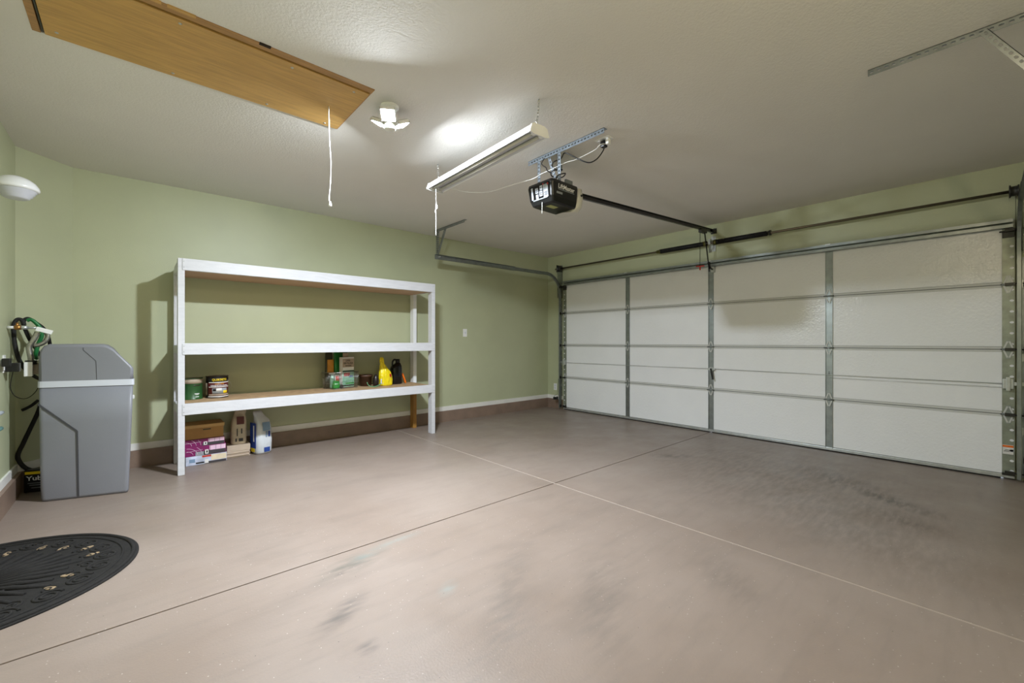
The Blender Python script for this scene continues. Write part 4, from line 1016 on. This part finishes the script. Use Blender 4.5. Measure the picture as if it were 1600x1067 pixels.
# ------------------------------------------------------------------ water softener
FL = Vector((-5.905, -.680, 0)); FR = Vector((-5.430, -.831, 0)); tv = (FR - FL).normalized(); bv = Vector((-tv.y, tv.x, 0))
ws = thing('water_softener', 'tall grey plastic water softener cabinet with sloped lid', 'water softener', tuple((FL + FR) / 2 + bv * .2))
def plan(w0, w1, z, dep=.36, r=.03, out=0.0):
    a = FL + tv * w0 - bv * out; b = FL + tv * w1 - bv * out
    c = b + Vector((-.02 - .0, dep, 0)); d = a + Vector((.07, dep + .02, 0))
    P = [a, b, c, d]; res = []
    for i in range(4):
        p0, p1, p2 = P[i - 1], P[i], P[(i + 1) % 4]
        u = (p0 - p1).normalized(); v = (p2 - p1).normalized()
        for k in range(5):
            t_ = k / 4; q_ = (p1 + u * r) * (1 - t_) ** 2 + p1 * 2 * t_ * (1 - t_) + (p1 + v * r) * t_ ** 2
            res.append((q_.x, q_.y, z))
    return res
obj('cabinet', MB().loft([plan(.012, .488, .002, r=.028), plan(.004, .494, .02), plan(0, .496, .10), plan(-.006, .512, .55), plan(-.008, .520, .806)]), 'softener_grey', ws)
obj('trim_band', MB().loft([plan(-.013, .528, .806, out=.004), plan(-.013, .528, .850, out=.004)], smooth=False), 'softener_band', ws)
# lid: front outline pulled back to the rear, rounded over
outl = [(-.009, .850), (-.005, 1.02), (.004, 1.075), (.022, 1.104), (.050, 1.114), (.33, 1.114), (.365, 1.106), (.40, 1.082), (.505, .955), (.519, .935), (.522, .915), (.522, .850)]
def lring(ins, dy): return [tuple(FL + tv * (min(max(w, -.009 + ins), .522 - ins)) + Vector((0 if dy == 0 else (-.02 * dy + .05 * dy * (1 - max(0, w) / .5)), dy, z - (ins if z > .86 else 0))) - bv * 0) for (w, z) in outl]
lidm = MB(); rg = []
for ins, back in ((.022, -.001), (.010, .004), (.003, .012), (0, .026), (0, .34), (.008, .358), (.02, .366)):
    ring = []
    for (w, z) in outl:
        ww = min(max(w, -.009 + ins), .522 - ins); zz = z - (ins if z > .86 else 0)
        p_ = FL + tv * ww + Vector((-.02 * (back / .36) + .08 * (back / .36) * (1 - max(0, ww) / .5), back, zz)); ring.append(tuple(p_))
    rg.append(ring)
lidm.loft(rg, smooth=True); lid = obj('lid', lidm, 'softener_grey', ws)
def FP(w, z, k=.0012): return FL + tv * w + Vector((0, 0, z)) - bv * k
mb = MB()
for a_, b_ in (((.235, 1.088), (.235, 1.07)), ((.235, 1.07), (.305, .99)), ((.305, .99), (.309, .852))): mb.bar(FP(*a_, .001), FP(*b_, .001), .003, .0025, bv)
obj('lid_seam', mb, 'softener_groove', lid)
gm = MB(); pts = [FP(-.004, .690, .002), FP(.20, .485, .001), FP(.207, .012, .0)]
for a_, b_ in ((0, 1), (1, 2)): gm.bar(pts[a_], pts[b_], .011, .006, bv)
obj('front_groove', gm, 'softener_groove', ws)
obj('overflow_fitting', MB().cyl(FL + tv * .494 + Vector((.0, .16, .70)), FL + tv * .522 + Vector((.0, .16, .70)), .016, 12), 'white_plastic', ws)
# plumbing behind the softener: directions read from the photo, depth set by where each piece hangs
def hose(pts, r, y, n=8): return MB().tube(smooth_path([PX(p[0], p[1], p[2] if len(p) > 2 else y) for p in pts], n), r, 10)
PY = -.56
w0 = PX(6.5, 511.5, PY); w0.x = -6.069
pp = thing('wall_pipe', 'white wall pipe with brass valve and steel hose behind the softener', 'pipe', tuple(w0))
obj('pipe', MB().cyl(w0, PX(24, 511.5, PY), .010, 12), 'white_plastic', pp)
obj('valve', MB().cyl(PX(23, 511.5, PY), PX(33, 511.5, PY), .017, 12).cyl(PX(27, 511.5, PY), PX(27, 504, PY), .008, 10), 'brass', pp)
obj('fitting', MB().cyl(PX(32, 511.5, PY), PX(43, 512, PY), .014, 12).cyl(PX(42, 512, PY), PX(60, 512.5, PY), .008, 10), 'galv_light', pp)
tc_ = PX(69.5, 516.5, PY - .03)
obj('valve_tag', MB().obox(tc_, Vector((.94, 0, -.34)), Vector((0, 1, 0)), Vector((.34, 0, .94)), .042, .012, .015, .003), 'white_plastic', pp)
obj('steel_hose', hose(((59, 519), (53, 530), (46, 541), (46, 549), (48, 558), (48.5, 565)), .016, PY), 'braid', pp)
obj('steel_hose', hose(((72, 519), (74.5, 526), (69, 535), (60, 539), (53, 539.5)), .014, PY + .03), 'braid', pp)
obj('hose_nut', MB().cyl(PX(48.5, 563, PY), PX(48.5, 569.5, PY), .030, 8), 'steel_dark', pp)
q = PX(45, 576.5, PY - .02); obj('white_connector', MB().box(q.x - .022, q.x + .020, q.y - .02, q.y + .02, q.z - .052, q.z + .050, bev=.005), 'white_plastic', pp)
q = PX(53, 575, PY + .02); obj('bypass', MB().box(q.x - .026, q.x + .024, q.y - .015, q.y + .03, q.z - .045, q.z + .035, bev=.005), 'label_tan', pp)
tag(obj('drain_hose', hose(((38, 508), (34, 500), (27, 499), (22, 506), (21.5, 517), (23, 536), (29, 560), (40, 577, -.42), (54, 588, -.34), (62, 592, -.26)), .0125, -.46), 'rubber', None), 'thick black hose looping down from the wall pipe', 'hose')
tag(obj('drain_hose', hose(((62, 556, -.22), (57, 546, -.24), (48, 533, -.28), (42, 521), (37, 508), (38, 500), (45, 497.5), (56, 504), (68, 513), (75.5, 526), (79, 545, -.25)), .0115, -.32), 'rubber', None), 'thin black hose arching behind the green hose', 'hose')
tag(obj('garden_hose', hose(((42, 501), (49, 499.5), (58.5, 507), (64.5, 516), (65, 526), (60, 537), (56, 552), (57, 560, -.34)), .0125, -.40), 'green_hose', None), 'green hose looping above the left end of the softener', 'hose')
tag(obj('floor_hose', hose(((65, 628, -.24), (58.5, 646), (48, 668), (36.6, 692), (28, 711), (31, 722), (40, 731), (52, 735), (62, 737, -.25)), .0135, -.28), 'rubber', None), 'black hose curving down behind the softener to the black box', 'hose')
tag(obj('hose_stub', hose(((34, 641), (40, 638.5), (50, 633), (60, 625)), .011, -.27, 5), 'rubber', None), 'short black hose end sticking out left of the softener', 'hose')
# outlet with power adapter on the left wall
ol = thing('wall_outlet', 'white wall outlet with adapter at the left edge of the photo', 'outlet', (-6.07, -.66, .98))
obj('cover_plate', MB().box(-6.0695, -6.063, -.705, -.635, .92, 1.04, bev=.002), 'white_plastic', ol)
obj('socket', MB().box(-6.063, -6.060, -.687, -.653, .985, 1.025, bev=.001), 'white_plastic', ol); obj('socket', MB().box(-6.063, -6.060, -.687, -.653, .935, .975, bev=.001), 'white_plastic', ol)
ad = thing('power_adapter', 'black power adapter plugged into the outlet left of the softener', 'adapter', (-6.03, -.645, .955))
obj('body', MB().box(-6.0598, -5.995, -.690, -.630, .925, .985, bev=.006), 'black_plastic', ad)
obj('cable', MB().tube(smooth_path([(-6.03, -.645, .925), (-6.045, -.62, .82), (-6.03, -.58, .75), (-5.99, -.50, .72), (-5.95, -.44, .76), (-5.93, -.36, .84), (-5.92, -.30, .90)], 6), .0025, 6), 'rubber', ad)
ad2 = tag(obj('plug_block', MB().box(-6.0598, -6.02, -.80, -.745, .965, 1.02, bev=.006), 'black_plastic', None), 'small black plug at the very left edge of the photo', 'plug')
# black box on the floor
yx = thing('battery_box', 'black box with yellow stripe and white lettering behind the softener', 'box', (-5.93, -.33, 0))
ub = Vector((.94, -.34, 0)).normalized(); vb = Vector((.34, .94, 0)).normalized(); yc0 = Vector((-5.932, -.330, .085))
ybx = obj('case', MB().obox(yc0, ub, vb, Vector((0, 0, 1)), .082, .036, .084, .006), 'black_plastic', yx)
fcv = lambda u, z: yc0 + ub * u - vb * .0366 + Vector((0, 0, z))
plate(fcv(0, .062), ub, (0, 0, 1), .15, .020, 'ink_yellow', ybx, 'label_stripe')
text('Yuba', fcv(-.012, .022), ub, (0, 0, 1), .034, 'ink_white', ybx, width=.115)
for i, z in enumerate((-.015, -.03, -.05)): plate(fcv(-.01, z), ub, (0, 0, 1), .10 - .02 * i, .004, 'paper_grey', ybx, 'print_line')
# dome light and hook tips on the left wall
dm = thing('wall_dome', 'white dome-shaped wall fixture with ridged base at the left edge', 'wall fixture', (-5.98, -1.10, 2.1))
dc = (-5.955, -1.10, 2.085)
obj('dome', MB().lathe([(0, .075), (.03, .072), (.06, .060), (.085, .040), (.100, .015), (.103, .0), (.098, -.010), (0, -.010)], dc, 28), 'white_enamel', dm)
obj('ridged_base', MB().lathe([(.088, -.010), (.090, -.016), (.080, -.022), (.082, -.030), (.072, -.036), (.073, -.044), (.060, -.052), (.060, -.058), (.045, -.066), (0, -.068)], dc, 28), 'reflector', dm)
obj('wall_mount', MB().box(-6.0695, -5.99, -1.15, -1.05, 2.06, 2.12, bev=.006), 'white_plastic', dm)
for z, m_, lab, yy in ((.675, 'paper_grey', 'grey handle tip poking in at the left edge', -.905), (.575, 'teal_metal', 'teal pointed tip poking in at the left edge', -.90)):
    rt_ = thing('tool_hook', lab, 'hook', (-6.07, yy, z))
    obj('peg', MB().cyl((-6.069, yy, z), (-6.045, yy, z), .008, 10), m_, rt_)
    obj('tip', MB().tube([(-6.045, yy - .13, z + .004), (-6.045, yy - .01, z), (-6.045, yy + .03, z - .002)], [.014, .014, .005 if m_ == 'teal_metal' else .012], 10), m_, rt_)

# ------------------------------------------------------------------ switch and outlet on the far walls
sw = thing('light_switch', 'white wall switch plate right of the shelf unit', 'switch', (-1.772, 0, 1.26))
obj('plate', MB().box(-1.807, -1.737, -.007, -.0005, 1.203, 1.317, bev=.002), 'white_plastic', sw)
obj('toggle', MB().box(-1.778, -1.766, -.016, -.007, 1.248, 1.272, bev=.002), 'softener_band', sw)
o2 = thing('corner_outlet', 'white outlet low on the wall left of the garage door', 'outlet', (0, -.18, .357))
obj('plate', MB().box(-.007, -.0005, -.215, -.145, .30, .414, bev=.002), 'white_plastic', o2)
for z in (.335, .380): obj('socket', MB().box(-.009, -.007, -.197, -.163, z - .017, z + .017, bev=.001), 'softener_band', o2)

# ------------------------------------------------------------------ half-round door mat
MC = (-6.032, -2.03); MA_, MB_ = .645, .55
mt = thing('door_mat', 'black half-round rubber door mat with scrollwork on the floor', 'door mat', (MC[0] + .25, MC[1], 0))
def mring(k, z, n=60, off=0.0):
    return [(MC[0] + off + (MA_ * k) * math.cos(a), MC[1] + (MB_ * k) * math.sin(a), z) for a in [(-PI / 2 + PI * i / n) for i in range(n + 1)]]
bm2 = MB(); bm2.loft([mring(1, .0005), mring(1, .006), mring(.985, .0085)])
obj('base', bm2, 'mat_rubber', mt)
def wrap(pts, r, mb): mb.tube([(x, y, .0085) for (x, y) in pts], r, 6)
em_ = lambda k, t: (MC[0] + MA_ * k * math.cos(t), MC[1] + MB_ * k * math.sin(t))
bd_ = MB()
for k, r in ((.965, .010), (.90, .006)): wrap([em_(k, -PI / 2 + PI * i / 48) for i in range(49)], r, bd_)
obj('border', bd_, 'mat_rubber', mt)
sc_ = MB()
def spiral(cx, cy, r, turns, ph, sgn=1):
    n = int(turns * 16); return [(cx + r * (1 - .85 * i / n) * math.cos(ph + sgn * 2 * PI * turns * i / n), cy + r * (1 - .85 * i / n) * math.sin(ph + sgn * 2 * PI * turns * i / n)) for i in range(n + 1)]
nS = 11
for j in range(nS):
    t_ = -PI / 2 + PI * (j + .5) / nS; x, y = em_(.80, t_)
    wrap(spiral(x, y, .052, 2, t_ + 1.2, 1), .0065, sc_)
    x2, y2 = em_(.70, t_ + .12); wrap(spiral(x2, y2, .035, 1.5, t_ + 3, -1), .0055, sc_)
obj('scrolls', sc_, 'mat_rubber', mt)
ry_ = MB()
for j in range(19):
    t_ = -PI / 2 + PI * (j + .5) / 19; q0 = em_(.16, t_); q1 = em_(.66 if j % 2 else .60, t_)
    ry_.tube([(q0[0], q0[1], .0085), ((q0[0] + q1[0]) / 2, (q0[1] + q1[1]) / 2, .0095), (q1[0], q1[1], .0085)], [.005, .014, .008], 6)
for k in (.14, .38): wrap([em_(k, -PI / 2 + PI * i / 24) for i in range(25)], .006, ry_)
obj('ribs', ry_, 'mat_rubber', mt)
for j, kk in ((2, .70), (3, .66), (5, .72), (6, .74), (7, .69), (8, .72), (9, .68)):
    t_ = -PI / 2 + PI * (j + 1) / nS; x, y = em_(kk, t_)
    d_ = Vector((math.cos(t_), math.sin(t_), 0)); s_ = Vector((-d_.y, d_.x, 0))
    cp = MB().prism([Vector((x, y, .0084)) + d_ * (.028 * math.cos(a)) + s_ * (.013 * math.sin(a)) for a in [k * PI / 6 for k in range(12)]], (0, 0, .0035))
    plab(obj('carpet_inlay', cp, 'mat_carpet', mt), 'tan carpet inlay')
